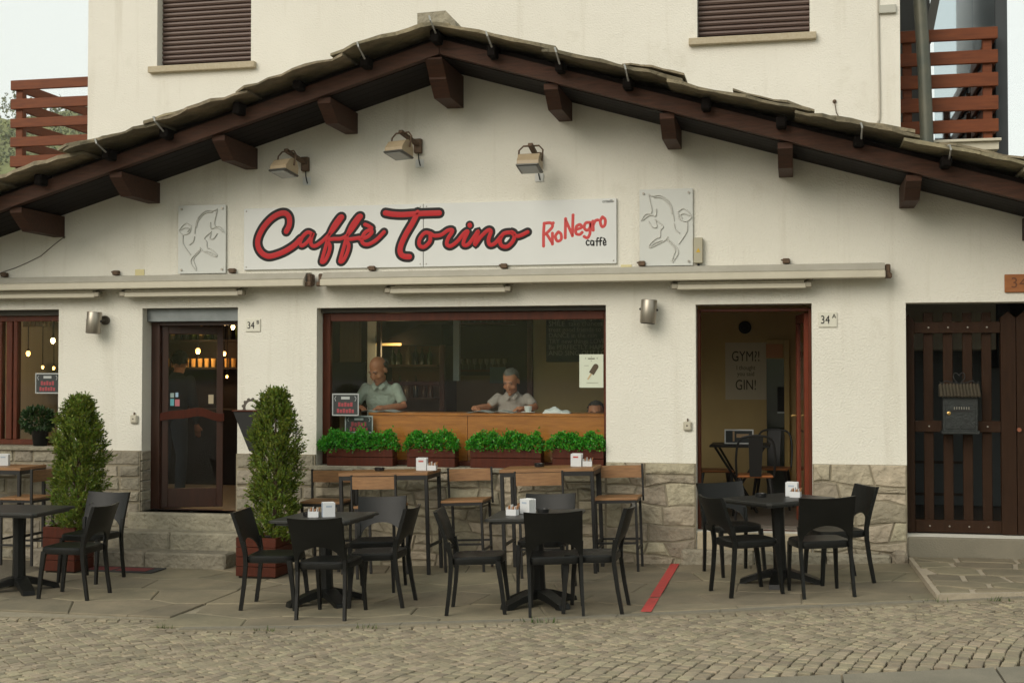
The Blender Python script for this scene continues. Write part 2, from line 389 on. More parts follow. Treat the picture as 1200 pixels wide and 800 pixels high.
# the road: bed and setts laid in arcs
road = sheet([(-12, -12), (12, -12), (12, .4), (-12, .4)], -.058, 'road', JOINT); tag(road, kind='structure')
SETTM = []
for i in range(8):
    a, b, h = random.uniform(.040, .044), random.uniform(.038, .0415), .05
    cs = [(sx * a * random.uniform(.94, 1.02), sy * b * random.uniform(.94, 1.02)) for sx, sy in ((-1, -1), (1, -1), (1, 1), (-1, 1))]
    t = MB(); lv = [(1, -h), (1, -.006), (.90, random.uniform(-.001, .002))]
    t.v = [(x * k, y * k, z + (random.uniform(-.002, .002) if n == 2 else 0)) for n, (k, z) in enumerate(lv) for x, y in cs]
    t.f = [(l * 4 + e, l * 4 + (e + 1) % 4, l * 4 + 4 + (e + 1) % 4, l * 4 + 4 + e) for l in (0, 1) for e in range(4)] + [(8, 9, 10, 11)]
    me = t.mesh('sett'); me.materials.append(SETT); SETTM.append(me)
def kerb_y(x):
    if x < KB.x: return KA.y + (KB.y - KA.y) * (x - KA.x) / (KB.x - KA.x)
    if x < K0.x: return KB.y + (K0.y - KB.y) * (x - KB.x) / (K0.x - KB.x)
    if x < K1.x: return K0.y + (K1.y - K0.y) * (x - K0.x) / (K1.x - K0.x)
    return K1.y + (K2.y - K1.y) * (x - K1.x) / (K2.x - K1.x)
GUT0, GUT1 = G(905, 792), G(1200, 779)      # edge of the concrete channel, lower right
def gut_y(x): return GUT0.y + (GUT1.y - GUT0.y) * (x - GUT0.x) / (GUT1.x - GUT0.x)
spots = []
yb_ = lambda x: K0.y + .27 * (x - K0.x) + .1
def crs(v): return .62 + .38 * math.sin(2 * math.pi * v / 3.4 + .3)        # lean of the curved courses
for k in range(-85, 215):
    x = -7.0 + k * .104; v = -.6; x += .62 * .6
    while v < 5.2:
        s = crs(v); h = math.hypot(1 + .27 * s, s); y = yb_(x) - v
        if -7.2 < x < 7.6 and y < kerb_y(x) - .11 and y > -7.6 and not (x > GUT0.x - .3 and y < gut_y(x) + .07):
            spots.append((x + random.uniform(-.006, .006), y + random.uniform(-.006, .006), math.atan2(-1 - .27 * s, -s) + random.uniform(-.04, .04), 1.17 / h))
        ds = random.uniform(.088, .097); v += ds / h; x -= s * ds / h
x = -7.0                                       # straight edging row along the pavement
while x < 7.4:
    spots.append((x, kerb_y(x) - .055, .25 + random.uniform(-.06, .06), 1.0)); x += random.uniform(.088, .098)
def in_view(p):
    d = Vector((p[0], p[1], gz(p[0]))) - CAM; w_ = d.dot(FW); return w_ > 0 and abs(d.dot(RT) / w_) < 600 / F and d.dot(UP) / w_ > -400 / F
spots.sort(key=lambda p: (not in_view(p), (p[0] - CAM.x) ** 2 + (p[1] - CAM.y) ** 2))
stuff = MB()
for i, (x, y, rz, ky) in enumerate(spots):
    z = gz(x) - .012 + random.uniform(-.0025, .0025); me = SETTM[random.randrange(8)]
    M = Matrix.Translation((x, y, z)) @ Matrix.Rotation(rz + random.choice((0, math.pi)), 4, 'Z') @ Matrix.Rotation(random.uniform(-.035, .035), 4, 'X') @ Matrix.Rotation(random.uniform(-.03, .03) - gslope(x), 4, 'Y') @ Matrix.Diagonal((1, ky, 1, 1))
    if i < 300:
        o = bpy.data.objects.new('sett', me); COL.objects.link(o); o.parent = road; o.matrix_local = M
    else:
        stuff.add([M @ v.co for v in me.vertices], [tuple(p.vertices) for p in me.polygons])
tag(stuff.build('sett_paving', SETT, road), kind='stuff')
# concrete channel slabs at the far side of the road
ch = MB()
cx = GUT0.x - .5
for i in range(9):
    x0, x1 = cx + i * .92, cx + i * .92 + .905
    ch = MB(); y0, y1 = gut_y(x0), gut_y(x1)
    ch.add([(x0, y0 - .42, gz(x0) - .05), (x1, y1 - .42, gz(x1) - .05), (x1, y1, gz(x1) - .05), (x0, y0, gz(x0) - .05), (x0, y0 - .42, gz(x0) - .004), (x1, y1 - .42, gz(x1) - .004), (x1, y1, gz(x1) - .004), (x0, y0, gz(x0) - .004)],
           [(0, 3, 2, 1), (4, 5, 6, 7), (0, 1, 5, 4), (1, 2, 6, 5), (2, 3, 7, 6), (3, 0, 4, 7)]); ch.build('channel_slab', CONC, road)
# pavement bed, flagstones, concrete edge
pav = sheet([(KA.x, KA.y), (KB.x, KB.y), (K0.x, K0.y), (K1.x, K1.y), (KE.x, KE.y), (KE.x, .25), (KA.x, .25)], -.006, 'pavement', MORTAR, thick=.07); tag(pav, kind='structure')
bnd = [line(K0 + Vector((0, .11, 0)), K1 + Vector((0, .11, 0))), line(K1 + Vector((0, .11, 0)), K2 + Vector((0, .11, 0)))]
rnd = random.Random(3)
def slab_stone(poly, zt, th, name, m, parent, follow=True, ch_=.012, jz=.004):
    t = MB(); dz = rnd.uniform(-jz, jz); n = len(poly); s2 = shrink(poly, ch_)
    f = (lambda x: gz(x)) if follow else (lambda x: 0)
    t.v = [(p[0], p[1], f(p[0]) + zt - th) for p in poly] + [(p[0], p[1], f(p[0]) + zt - ch_ * .6 + dz) for p in poly] + [(p[0], p[1], f(p[0]) + zt + dz) for p in s2]
    t.f = [(l * n + e, l * n + (e + 1) % n, l * n + n + (e + 1) % n, l * n + n + e) for l in (0, 1) for e in range(n)] + [tuple(range(2 * n, 3 * n))]
    return t.build(name, m, parent)
lft = [(1, 0, KB.x)]
for poly in cells(KA.x, KB.x, KB.y + .02, -.02, 1.0, .62, .009, .22, lft + [line(KA, KB)], rnd): slab_stone(poly, .006, .03, 'flagstone', FLAG, pav)
for poly in cells(KB.x + .01, 4.0, K0.y, -.02, .95, .6, .009, .25, bnd, rnd): slab_stone(poly, .006, .03, 'flagstone', FLAG, pav)
for a, b in ((K0, K1), (K1, K2)):              # cast concrete edging, laid in lengths
    n = 3 if a is K0 else 5
    for i in range(n):
        p, q = a.lerp(b, (i + .004) / n), a.lerp(b, (i + .996) / n)
        t = MB(); vs = []
        for e, dy in ((p, .012), (q, .012), (q, .098), (p, .098)): vs.append((e.x, e.y + dy))
        t.v = [(x, y, gz(x) - .07) for x, y in vs] + [(x, y, gz(x) + .004) for x, y in vs]; t.f = [(0, 3, 2, 1), (4, 5, 6, 7), (0, 1, 5, 4), (1, 2, 6, 5), (2, 3, 7, 6), (3, 0, 4, 7)]
        t.build('kerb_stone', CONC, pav)
rl0, rl1 = G(791, 662), G(757, 718)
d_ = (rl1 - rl0).normalized(); nx_ = Vector((-d_.y, d_.x, 0)) * .042
REDP = mat('red_paint', (.58, .055, .05), .7, col2=(.40, .06, .05), scale=14, bump=.2)
for a, b in ((0, .74), (.765, 1)):
    p, q = rl0.lerp(rl1, a), rl0.lerp(rl1, b); pts = [p + nx_, q + nx_, q - nx_, p - nx_]
    t = MB(); t.v = [(e.x, e.y, gz(e.x) + .012) for e in pts] + [(e.x, e.y, gz(e.x) + .016) for e in pts]; t.f = [(0, 3, 2, 1), (4, 5, 6, 7), (0, 1, 5, 4), (1, 2, 6, 5), (2, 3, 7, 6), (3, 0, 4, 7)]
    t.build('painted_line', REDP, pav)
# raised crazy-paved forecourt before the gate
pt0, pt1 = P(1063, 655, -.06), G(1098, 705)
plat_z = .205
plp = [(3.86, -.02), (pt1.x, pt1.y + .05), (KE.x, KE.y + .16), (KE.x, -.02)]
pl = MB(); pl.prism([(p[0], p[1]) for p in plp], .0, plat_z - .012); 
plat = pl.build('gate_forecourt', mat('pale_mortar', (.40, .34, .25), .95, col2=(.32, .27, .2), scale=15, bump=.5)); tag(plat, kind='structure')
for poly in cells(3.9, KE.x, pt1.y, -.05, .46, .34, .045, .36, [line(Vector((3.90, -.05, 0)), Vector((pt1.x + .04, pt1.y + .09, 0))), line(Vector((pt1.x, pt1.y + .11, 0)), Vector((KE.x, KE.y + .22, 0)))], rnd): 
    slab_stone(poly, plat_z, .03, 'paving_stone', FLAG, plat, False)
# ------------------------------------------------------------------ wooded hills round the valley
rn = random.Random(5)
HILLM = mat('hill_meadow', (.20, .21, .06), .95, col2=(.12, .14, .045), scale=.02, coords='Object')
hl = MB(); NA, NR = 96, 7
def hill_h(a):    # elevation profile by azimuth (0 = +Y, clockwise)
    d = math.degrees(a) % 360; d = d - 360 if d > 180 else d
    base = 62 + 14 * math.sin(a * 3 + .7) + 8 * math.sin(a * 7)
    if -75 < d < -18: base = 132 + (d + 34) * -1.6 + 5 * math.sin(a * 21)
    return base
for r_ in range(NR):
    f_ = r_ / (NR - 1)
    for k in range(NA):
        a = 2 * math.pi * k / NA; rad = 330 + 330 * f_
        hl.v.append((rad * math.sin(a), rad * math.cos(a), -3 + hill_h(a) * (f_ ** .8) * (1 + .05 * math.sin(k * 2.3 + r_))))
hl.f = [(r_ * NA + k, r_ * NA + (k + 1) % NA, (r_ + 1) * NA + (k + 1) % NA, (r_ + 1) * NA + k) for r_ in range(NR - 1) for k in range(NA)]
tag(hl.build('hills', HILLM, smooth=True), kind='structure')
wd = MB()
for i in range(5200):
    a = R(rn.uniform(-60, -12)) if i < 4600 else rn.uniform(0, 2 * math.pi)
    f_ = rn.uniform(.12, 1); rad = 330 + 330 * f_
    k = (a % (2 * math.pi)) / (2 * math.pi) * NA; z = -3 + hill_h(a) * (f_ ** .8)
    x, y = rad * math.sin(a), rad * math.cos(a); h = rn.uniform(4.5, 9); rr = h * rn.uniform(.28, .42)
    for q in range(15):
        b = rn.uniform(0, 6.28); zz = rn.uniform(.15, 1); r2 = rr * (1.15 - zz) * rn.uniform(.4, 1)
        c = Vector((x + r2 * math.cos(b), y + r2 * math.sin(b), z + h * zz)); s_ = rr * rn.uniform(.2, .38)
        vs = [c + Vector((rn.uniform(-1, 1), rn.uniform(-1, 1), rn.uniform(-1, 1))).normalized() * s_ for _ in range(4)]
        wd.add(vs, [(0, 1, 2), (0, 2, 3), (0, 3, 1), (1, 3, 2)])
tag(wd.build('hill_woods', leafmat('wood_leaf', (.14, .16, .045), .035, .4, .25)), 'mixed woodland covering the hillside beyond the balcony', 'woods', kind='stuff')

hz_ = MB(); hz_.box(-760, 760, -760, 760, -4.5, 205)
HZ = bpy.data.materials.new('haze_air'); HZ.use_nodes = True; nt = HZ.node_tree; nt.nodes.clear()
pv = nt.nodes.new('ShaderNodeVolumePrincipled'); pv.inputs['Color'].default_value = (.93, .95, .92, 1); pv.inputs['Density'].default_value = .0002; om = nt.nodes.new('ShaderNodeOutputMaterial'); nt.links.new(pv.outputs[0], om.inputs['Volume'])
tag(hz_.build('haze', HZ), kind='stuff')

wk = MB(); rw = random.Random(12)
for px, py in ((194, 734), (620, 727), (640, 727), (1098, 704), (1170, 702), (430, 734), (310, 737)):
    c = G(px, py); c.y -= .01
    for i in range(14):
        b = c + Vector((rw.uniform(-.09, .09), rw.uniform(-.015, .015), -.01)); d = Vector((rw.uniform(-.6, .6), rw.uniform(-.6, .6), 1)).normalized(); s = d.cross(Vector((rw.uniform(-1, 1), rw.uniform(-1, 1), .1))).normalized() * .004; l = rw.uniform(.015, .05)
        wk.add([b - s, b + s, b + d * l + s * .4, b + d * l * 1.15], [(0, 1, 2, 3)])
tag(wk.build('kerb_weeds', leafmat('weed_leaf', (.07, .11, .02), .03, .4)), 'small green weeds growing in the joint along the pavement edge', 'weeds', kind='stuff')
# ================================================================== the cafe building
cafe = thing('cafe_building', 'white plastered cafe with low stone slab gable roof and stone base', 'building')
AX, SLP = -.53, .295
def soff(x): return 5.03 - SLP * abs(x - AX)
XL, XR = -8.2, 6.9
HOLES = [(-6.6, -5.111, 1.13, 2.643), (-4.107, -2.996, .445, 2.643), (-2.105, .965, .965, 2.625), (1.86, 2.98, .385, 2.618), (3.858, 6.2, .39, 2.612)]
DEP = .32
wm = MB()
zc = sorted({-.3, 3.0} | {h[2] for h in HOLES} | {h[3] for h in HOLES}); xc = sorted({XL, XR, AX} | {h[0] for h in HOLES} | {h[1] for h in HOLES})
def hole(x, z): return any(h[0] < x < h[1] and h[2] < z < h[3] for h in HOLES)
def q4(a, b, c, d): wm.add([a, b, c, d], [(0, 1, 2, 3)])
for i in range(len(xc) - 1):
    for j in range(len(zc) - 1):
        x0, x1, z0, z1 = xc[i], xc[i + 1], zc[j], zc[j + 1]
        if hole((x0 + x1) / 2, (z0 + z1) / 2): continue
        q4((x0, 0, z0), (x1, 0, z0), (x1, 0, z1), (x0, 0, z1)); q4((x1, DEP, z0), (x0, DEP, z0), (x0, DEP, z1), (x1, DEP, z1))
for x0, x1 in zip(xc[:-1], xc[1:]):
    a, b = max(3.001, soff(x0)), max(3.001, soff(x1))
    q4((x0, 0, 3), (x1, 0, 3), (x1, 0, b), (x0, 0, a)); q4((x1, DEP, 3), (x0, DEP, 3), (x0, DEP, a), (x1, DEP, b))
for x0, x1, z0, z1 in HOLES:
    q4((x0, 0, z0), (x0, DEP, z0), (x0, DEP, z1), (x0, 0, z1)); q4((x1, 0, z0), (x1, DEP, z0), (x1, DEP, z1), (x1, 0, z1))
    q4((x0, 0, z1), (x1, 0, z1), (x1, DEP, z1), (x0, DEP, z1)); q4((x0, 0, z0), (x1, 0, z0), (x1, DEP, z0), (x0, DEP, z0))
me = bpy.data.meshes.new('wall'); me.from_pydata(wm.v, [], wm.f); bm = bmesh.new(); bm.from_mesh(me); bmesh.ops.remove_doubles(bm, verts=bm.verts, dist=.0005); bmesh.ops.recalc_face_normals(bm, faces=bm.faces); bm.to_mesh(me); bm.free()
link('wall', me, WALL, cafe)
# side and rear shell
sh = MB()
for x0, x1 in ((XL, XL + .25), (XR - .25, XR)): sh.box(x0, x1, DEP + .002, 6, -.3, 2.9)
sh.box(XL, XR, 6, 6.25, -.3, 2.9); sh.build('outer_wall', WALL, cafe)
# ---- roof: soffit, rake beams, purlins, slabs
roof = MB()
for sgn, xe in ((-1, XL - .5), (1, XR + .5)):
    t = MB(); z0, z1 = soff(AX), soff(xe)
    roof.add([(AX, -.79, z0), (xe, -.79, z1), (xe, 1.75, z1), (AX, 1.75, z0), (AX, -.79, z0 + .2), (xe, -.79, z1 + .2), (xe, 1.75, z1 + .2), (AX, 1.75, z0 + .2)],
             [(0, 1, 2, 3), (4, 5, 6, 7), (0, 1, 5, 4), (1, 2, 6, 5), (2, 3, 7, 6)])
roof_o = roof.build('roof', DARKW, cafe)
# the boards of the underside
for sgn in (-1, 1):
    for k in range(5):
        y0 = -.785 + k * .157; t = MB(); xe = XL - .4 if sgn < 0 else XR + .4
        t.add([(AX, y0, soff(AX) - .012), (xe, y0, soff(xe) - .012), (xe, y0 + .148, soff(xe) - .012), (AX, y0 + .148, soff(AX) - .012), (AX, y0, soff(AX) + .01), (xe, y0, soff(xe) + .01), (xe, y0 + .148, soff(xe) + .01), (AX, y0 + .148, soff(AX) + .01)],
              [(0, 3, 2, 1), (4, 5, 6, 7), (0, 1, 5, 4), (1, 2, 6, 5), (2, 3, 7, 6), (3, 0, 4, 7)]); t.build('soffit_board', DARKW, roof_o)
for sgn, xe in ((-1, XL - .5), (1, XR + .5)):
    t = MB(); z0, z1 = soff(AX) - .005, soff(xe) - .005; e = AX + sgn * .003
    t.prism([(e, z0), (xe, z1), (xe, z1 + .145), (e, z0 + .145)], -.88, -.79, 'y'); t.build('rake_beam', BEAM, cafe)
def purlin(x, drop, w_=.135, two=False):
    zt = soff(x) - .014; zb = soff(x) - drop; t = MB()
    if two: pr = [(.1, zb), (-.52, zb), (-.66, zb + .12), (-.70, zb + .15), (-.70, zb + .17), (-.80, zt - .06), (-.865, zt - .02), (-.865, zt), (.1, zt)]
    else: pr = [(.1, zb), (-.60, zb), (-.74, zb + .10), (-.83, zt - .055), (-.83, zt), (.1, zt)]
    t.prism(pr, x - w_ / 2, x + w_ / 2, 'x'); return t.build('purlin', BEAM, cafe)
purlin(P(534, 110, 0).x, .34, .17, True)
for px, dr in ((412, .23), (295, .235), (181, .235), (70, .24), (-45, .24), (663, .22), (791, .22), (921, .215), (1062, .215), (1206, .22)): purlin(P(px, 200, 0).x, dr)
# roof slabs, three rows deep, thrown over one another like the old stone roofs
rs = random.Random(11)
def top(d): return 5.232 - SLP * d
for row, (ya, yb) in enumerate(((-1.2, -.45), (-.5, .35), (.3, 1.58))):
    for sgn in (-1, 1):
        d = -.06 if sgn < 0 else -.02
        n = 0
        while d < 8.0:
            L = rs.uniform(.85, 1.25); ov = .16; t = MB(); th = rs.uniform(.026, .042)
            yf = ya + rs.uniform(-.06, .08); yf2 = ya + rs.uniform(-.06, .08); lift = .055 + (.012 if row == 1 else 0)
            def slab(d0, d1, yf, yf2, yb_, z_of, th, n=9):
                fr = []; bk = []
                for i in range(n + 1):
                    f_ = i / n; s_ = d0 + (d1 - d0) * f_; edge = .07 * (abs(f_ - .5) * 2) ** 6 * rs.random()
                    yy = yf + (yf2 - yf) * f_ + (rs.uniform(-.05, .04) if row == 0 else 0) + edge
                    z = z_of(s_, f_) + .006 * math.sin(f_ * 5 + d0 * 7); fr.append((AX + sgn * s_, yy, z + rs.uniform(-.004, .006))); bk.append((AX + sgn * s_, yb_, z))
                vs = []
                for a in fr + bk: vs += [a, (a[0], a[1], a[2] + th * rs.uniform(.65, 1.15))]
                fs = []; B = 2 * (n + 1)
                for i in range(n):
                    a, b, c, e = 2 * i, 2 * i + 2, B + 2 * i + 2, B + 2 * i
                    fs += [(a, b, c, e), (a + 1, e + 1, c + 1, b + 1), (a, a + 1, b + 1, b), (e, c, c + 1, e + 1)]
                fs += [(0, B, B + 1, 1), (2 * n, 2 * n + 1, B + 2 * n + 1, B + 2 * n)]
                t = MB(); t.add(vs, fs); t.build('roof_slab', SLATE, roof_o)
            slab(d - ov * .6, d + L + .04, yf, yf2, yb, lambda s_, f_: top(max(s_, 0)) + .004 + lift * f_, th)
            if row == 0 and rs.random() < .7:        # a smaller slip laid over the joint
                c_ = d + L * rs.uniform(.55, .9); w2 = rs.uniform(.22, .42); slab(max(.02, c_ - w2), c_ + w2, yf + rs.uniform(0, .12), yf2 + rs.uniform(0, .12), yf + .6, lambda s_, f_: top(max(s_, 0)) + .046 + lift * min(1, max(0, (s_ - d) / L)) + .012 * f_, rs.uniform(.016, .028), 6)
            d += L
            n += 1
for sgn in (-1, 1):                       # batten ends under the slabs, each with its bright hook
    d = .0 if sgn < 0 else .55
    while d < 8:
        x = AX + sgn * d; z = top(d) - .03; dz = rs.uniform(-.012, .012)
        t = MB(); t.box(x - .04 - rs.uniform(0, .015), x + .04, -1.0 - rs.uniform(0, .08), -.5, z - .085 + dz * 1.6, z + .022, .014); bt = t.build('batten_end', mat('char_wood', (.008, .006, .005), .9, spec=.1), roof_o)
        t = MB(); y = -1.235; zz = top(d) + .085 + rs.uniform(0, .02)
        t.tube([(x + .012, -1.05, z - .02), (x + .01, y, zz - .075), (x, y - .004, zz - .04), (x - .01, y + .05, zz - .035)], .009, 6); rs.random() < .55 and t.build('slab_hook', mat('zinc', (.45, .45, .43), .4, metal=.7), roof_o)
        d += rs.uniform(.62, .78)
t = MB(); a = P(489, 25, -.1); b = P(531, 12, -.1); t.prism([(a.x, a.z - .2), (b.x + .05, a.z - .2), (b.x + .02, a.z - .02), (b.x - .08, b.z), (a.x, b.z - .01)], -.1, .6, 'y'); t.build('ridge_stone', STONE_G, roof_o)
# ---- stone base: bed and individual stones
base = MB(); sb = .028
BR = [(-8.0, -5.111, -.2, 1.11, 'c'), (-5.111 + .002, -4.107, -.2, 1.105, 'c'), (-2.996, -2.107, -.1, 1.09, 'c'), (-2.105, .965, -.1, .925, 'v'), (.967, 1.858, -.05, 1.055, 'v'), (2.982, 3.856, .0, 1.067, 'v')]
rb = random.Random(21)
for x0, x1, z0, z1, k in BR:
    base = MB(); base.box(x0, x1, -sb, -.0015, z0, z1 - .005); base_o = base.build('stone_base', MORTAR, cafe)
    polys = coursed(x0, x1, max(z0, gz(x0) - .05), z1, .24, .145, .012, rb) if k == 'c' else rubble(x0, x1, max(z0, gz(x0) - .06), z1, .28, .18, .014, rb)
    for poly in polys:
        t = MB(); n = len(poly); th = rb.uniform(.008, .022); s2 = shrink(poly, .012)
        cx_ = sum(q[0] for q in poly) / n; cz_ = sum(q[1] for q in poly) / n; s3 = [((q[0] + cx_) / 2 + rb.uniform(-.02, .02), (q[1] + cz_) / 2 + rb.uniform(-.012, .012)) for q in poly]
        t.v = [(q[0], -sb + .006, q[1]) for q in poly] + [(q[0], -sb - th * .5, q[1]) for q in shrink(poly, .003)] + [(q[0], -sb - th * rb.uniform(.75, 1.25), q[1]) for q in s2] + [(q[0], -sb - th * rb.uniform(.7, 1.7), q[1]) for q in s3]
        t.f = [(l * n + e, l * n + (e + 1) % n, l * n + n + (e + 1) % n, l * n + n + e) for l in (0, 1, 2) for e in range(n)] + [tuple(range(3 * n, 4 * n))]
        t.build('stone', STONE if k == 'v' else STONE_G, base_o)
for (x0, x1, z1) in ((-4.105, -3.99, 1.105),):    # returns of the stone cladding inside the bar door's reveal
    for i in range(6):
        t = MB(); t.box(x0 + .002, x0 + .022, -.03, .17, .45 + i * .109, .45 + i * .109 + .1, .008); t.build('stone', STONE_G, base_o)
# low plinth course right of the red line
for x0, x1 in ((1.72, 2.42), (2.43, 3.1), (3.11, 3.70)):
    t = MB(); t.box(x0, x1, -.13, -.035, 0, .215, .02); t.build('plinth_stone', STONE_G, cafe)
t = MB(); t.box(3.71, 3.85, -.16, -.03, .02, .26, .03); t.build('plinth_stone', STONE, cafe)
t = MB(); t.box(1.87, 2.97, -.03, .34, .20, .384, .012); t.build('door_step', SILLST, cafe)
t = MB(); t.box(3.863, 6.19, -.05, .6, .16, .388, .012); t.build('gate_step', CONC, cafe)
t = MB(); t.box(-2.16, 1.0, -.065, .20, .925, .975, .008); t.build('window_sill', STONE_G, cafe)
t = MB(); t.box(-6.7, -5.05, -.075, .20, 1.09, 1.135, .008); t.build('window_sill', STONE_G, cafe)
# ---- big shop window
fy = .175
def frame(x0, x1, z0, z1, w_, d_, y, m, name, parent, ws=None):
    wl, wr, wb, wt = ws or (w_, w_, w_, w_)
    f_ = MB(); f_.box(x0, x0 + wl, y, y + d_, z0, z1, .004); f_.box(x1 - wr, x1, y, y + d_, z0, z1, .004)
    f_.box(x0 + wl, x1 - wr, y + .002, y + d_ - .002, z1 - wt, z1, .004); f_.box(x0 + wl, x1 - wr, y + .002, y + d_ - .002, z0, z0 + wb, .004); return f_.build(name, m, parent)
wf = frame(-2.103, .963, .976, 2.575, .1, .07, fy, FRAMEW, 'shop_window', cafe, (.085, .045, .05, .085))
t = MB(); t.box(-2.03, .93, fy + .03, fy + .036, 1.0, 2.52); t.build('glass', GLASS, wf)
t = MB(); t.box(-2.103, .963, fy - .05, fy + .12, 2.58, 2.624); t.build('shutter_slot', mat('slot_dark', (.06, .055, .045), .6), cafe)
# ---- left window with two lights
lf = frame(-6.598, -5.113, 1.14, 2.58, .05, .07, fy, FRAMEW, 'side_window', cafe, (.06, .028, .06, .06))
t = MB(); a = P(9, 400, .19).x; b = P(16, 400, .19).x
t.box(a, b, fy - .012, fy + .09, 1.2, 2.52, .006); t.box(b + .01, b + .06, fy - .004, fy + .075, 1.2, 2.52, .006); t.box(a - .17, a - .06, fy - .004, fy + .075, 1.2, 2.52, .006); t.build('mullion', FRAMEW, lf)
t = MB(); t.box(-6.55, -5.14, fy + .03, fy + .036, 1.2, 2.52); t.build('glass', GLASS, lf)
t = MB(); t.box(-6.598, -5.113, fy - .05, fy + .12, 2.585, 2.641); t.build('shutter_slot', MATS['slot_dark'], cafe)
# ---- bar door (34B): roller box, fixed frame, glazed leaf standing ajar inwards
t = MB(); t.box(-4.105, -2.998, .10, .31, 2.50, 2.641, .004); t.build('shutter_box', mat('galvanised', (.22, .24, .24), .5, metal=.5, col2=(.17, .19, .19), scale=8), cafe)
dz0 = .45
df = frame(-4.105, -2.998, dz0, 2.5, .09, .09, .20, mat('door_dark_wood', (.06, .022, .012), .4, col2=(.04, .016, .009), scale=4, stretch=(6, 6, 1)), 'door_frame', cafe, (.10, .012, .004, .04))
ph = Vector((-4.0, .25, 0)); pe = P(254, 500, .55); ang = math.atan2(.30, .60)
DW = .66; LM = Matrix.Translation(ph) @ Matrix.Rotation(ang, 4, 'Z')
leaf = MB(); leaf.box(0, .07, 0, .045, dz0 + .01, 2.46, .004, LM); leaf.box(DW - .07, DW, 0, .045, dz0 + .01, 2.46, .004, LM)
leaf.box(.07, DW - .07, .002, .043, 2.37, 2.46, .004, LM); leaf.box(.07, DW - .07, .002, .043, dz0 + .01, dz0 + .22, .004, LM)
leaf_o = leaf.build('door_leaf', MATS['door_dark_wood'], cafe)
t = MB(); t.box(.07, DW - .07, .02, .026, dz0 + .22, 2.37, 0, LM); t.build('glass', GLASS, leaf_o)
t = MB(); pr = []
for i in range(13):
    u = i / 12; pr.append((-.02 + u * (DW + .03), 1.50 + .055 * math.sin(math.pi * u) ** 2 + .012 * math.sin(u * 12)))
lo = [(x, z - .085 - .01 * math.sin(math.pi * (i / 12))) for i, (x, z) in enumerate(pr)]
t.prism(pr + lo[::-1], -.035, -.002, 'y'); t.v = [tuple(LM @ Vector(p)) for p in t.v]; t.build('push_bar', REDW, leaf_o)
st_c = [((.09, 1.72), (.04, .05), (.35, .45, .42)), ((.145, 1.725), (.03, .05), (.4, .55, .7)), ((.09, 1.655), (.04, .075), (.15, .45, .5)), ((.14, 1.65), (.05, .075), (.55, .18, .2)), ((.50, 1.70), (.055, .10), (.5, .42, .28))]
for i, ((sx, sz), (w_, h_), c_) in enumerate(st_c):
    t = MB(); t.box(sx, sx + w_, .015, .0195, sz - h_, sz + h_ * .0 + .0, 0, LM); t.build('sticker', mat('sticker_%d' % i, c_, .5), leaf_o)
# ---- doorway 34A: red frame and leaf folded open against the right jamb
d34 = frame(1.862, 2.978, .386, 2.58, .04, .10, .16, FRAMEW, 'door_frame', cafe, (.032, .03, .003, .03))
t = MB(); LM2 = Matrix.Translation((2.955, .262, 0)) @ Matrix.Rotation(R(97), 4, 'Z')
t.box(0, .09, 0, .045, .42, 2.54, .004, LM2); t.box(.62, .71, 0, .045, .42, 2.54, .004, LM2); t.box(.09, .62, .002, .043, .42, .62, .004, LM2); t.box(.09, .62, .002, .043, 2.45, 2.54, .004, LM2)
lo2 = t.build('door_leaf', RED_DOOR, cafe)
t = MB(); t.box(.09, .62, .02, .026, .62, 2.45, 0, LM2); t.build('glass', GLASS, lo2)
t = MB(); t.tube([LM2 @ Vector((.67, .045, 1.5)), LM2 @ Vector((.67, .10, 1.5)), LM2 @ Vector((.56, .105, 1.5))], .009, 8); t.build('handle', mat('brass', (.55, .36, .13), .3, metal=.9), lo2)
# ---- rooms behind
fl = .42
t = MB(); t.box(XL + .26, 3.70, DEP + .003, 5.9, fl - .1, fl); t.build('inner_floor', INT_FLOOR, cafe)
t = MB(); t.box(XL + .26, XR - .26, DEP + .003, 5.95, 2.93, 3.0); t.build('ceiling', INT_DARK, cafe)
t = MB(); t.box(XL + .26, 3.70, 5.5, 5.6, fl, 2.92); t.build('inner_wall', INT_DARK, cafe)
xp = P(623, 400, 2.6).x
t = MB(); t.box(xp, 3.70, 2.6, 2.7, fl + .001, 2.925); t.box(xp, xp + .1, 2.702, 5.49, fl + .001, 2.925); t.build('partition_wall', INT_WALL, cafe)
t = MB(); t.box(3.70, 3.80, DEP + .003, 5.9, -.2, 2.925); t.build('party_wall', INT_WALL, cafe)
t = MB(); t.box(xp - .05, xp + .02, 2.56, 2.66, fl + .002, 2.92, .005); t.build('corner_post', FRAMEW, cafe)
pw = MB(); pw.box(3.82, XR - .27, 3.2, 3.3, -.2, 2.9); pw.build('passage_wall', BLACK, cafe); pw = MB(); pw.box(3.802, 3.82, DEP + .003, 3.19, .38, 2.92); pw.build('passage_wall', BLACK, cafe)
t = MB(); t.box(3.82, XR - .27, .602, 3.19, .2, .38); t.build('passage_floor', INT_FLOOR, cafe)
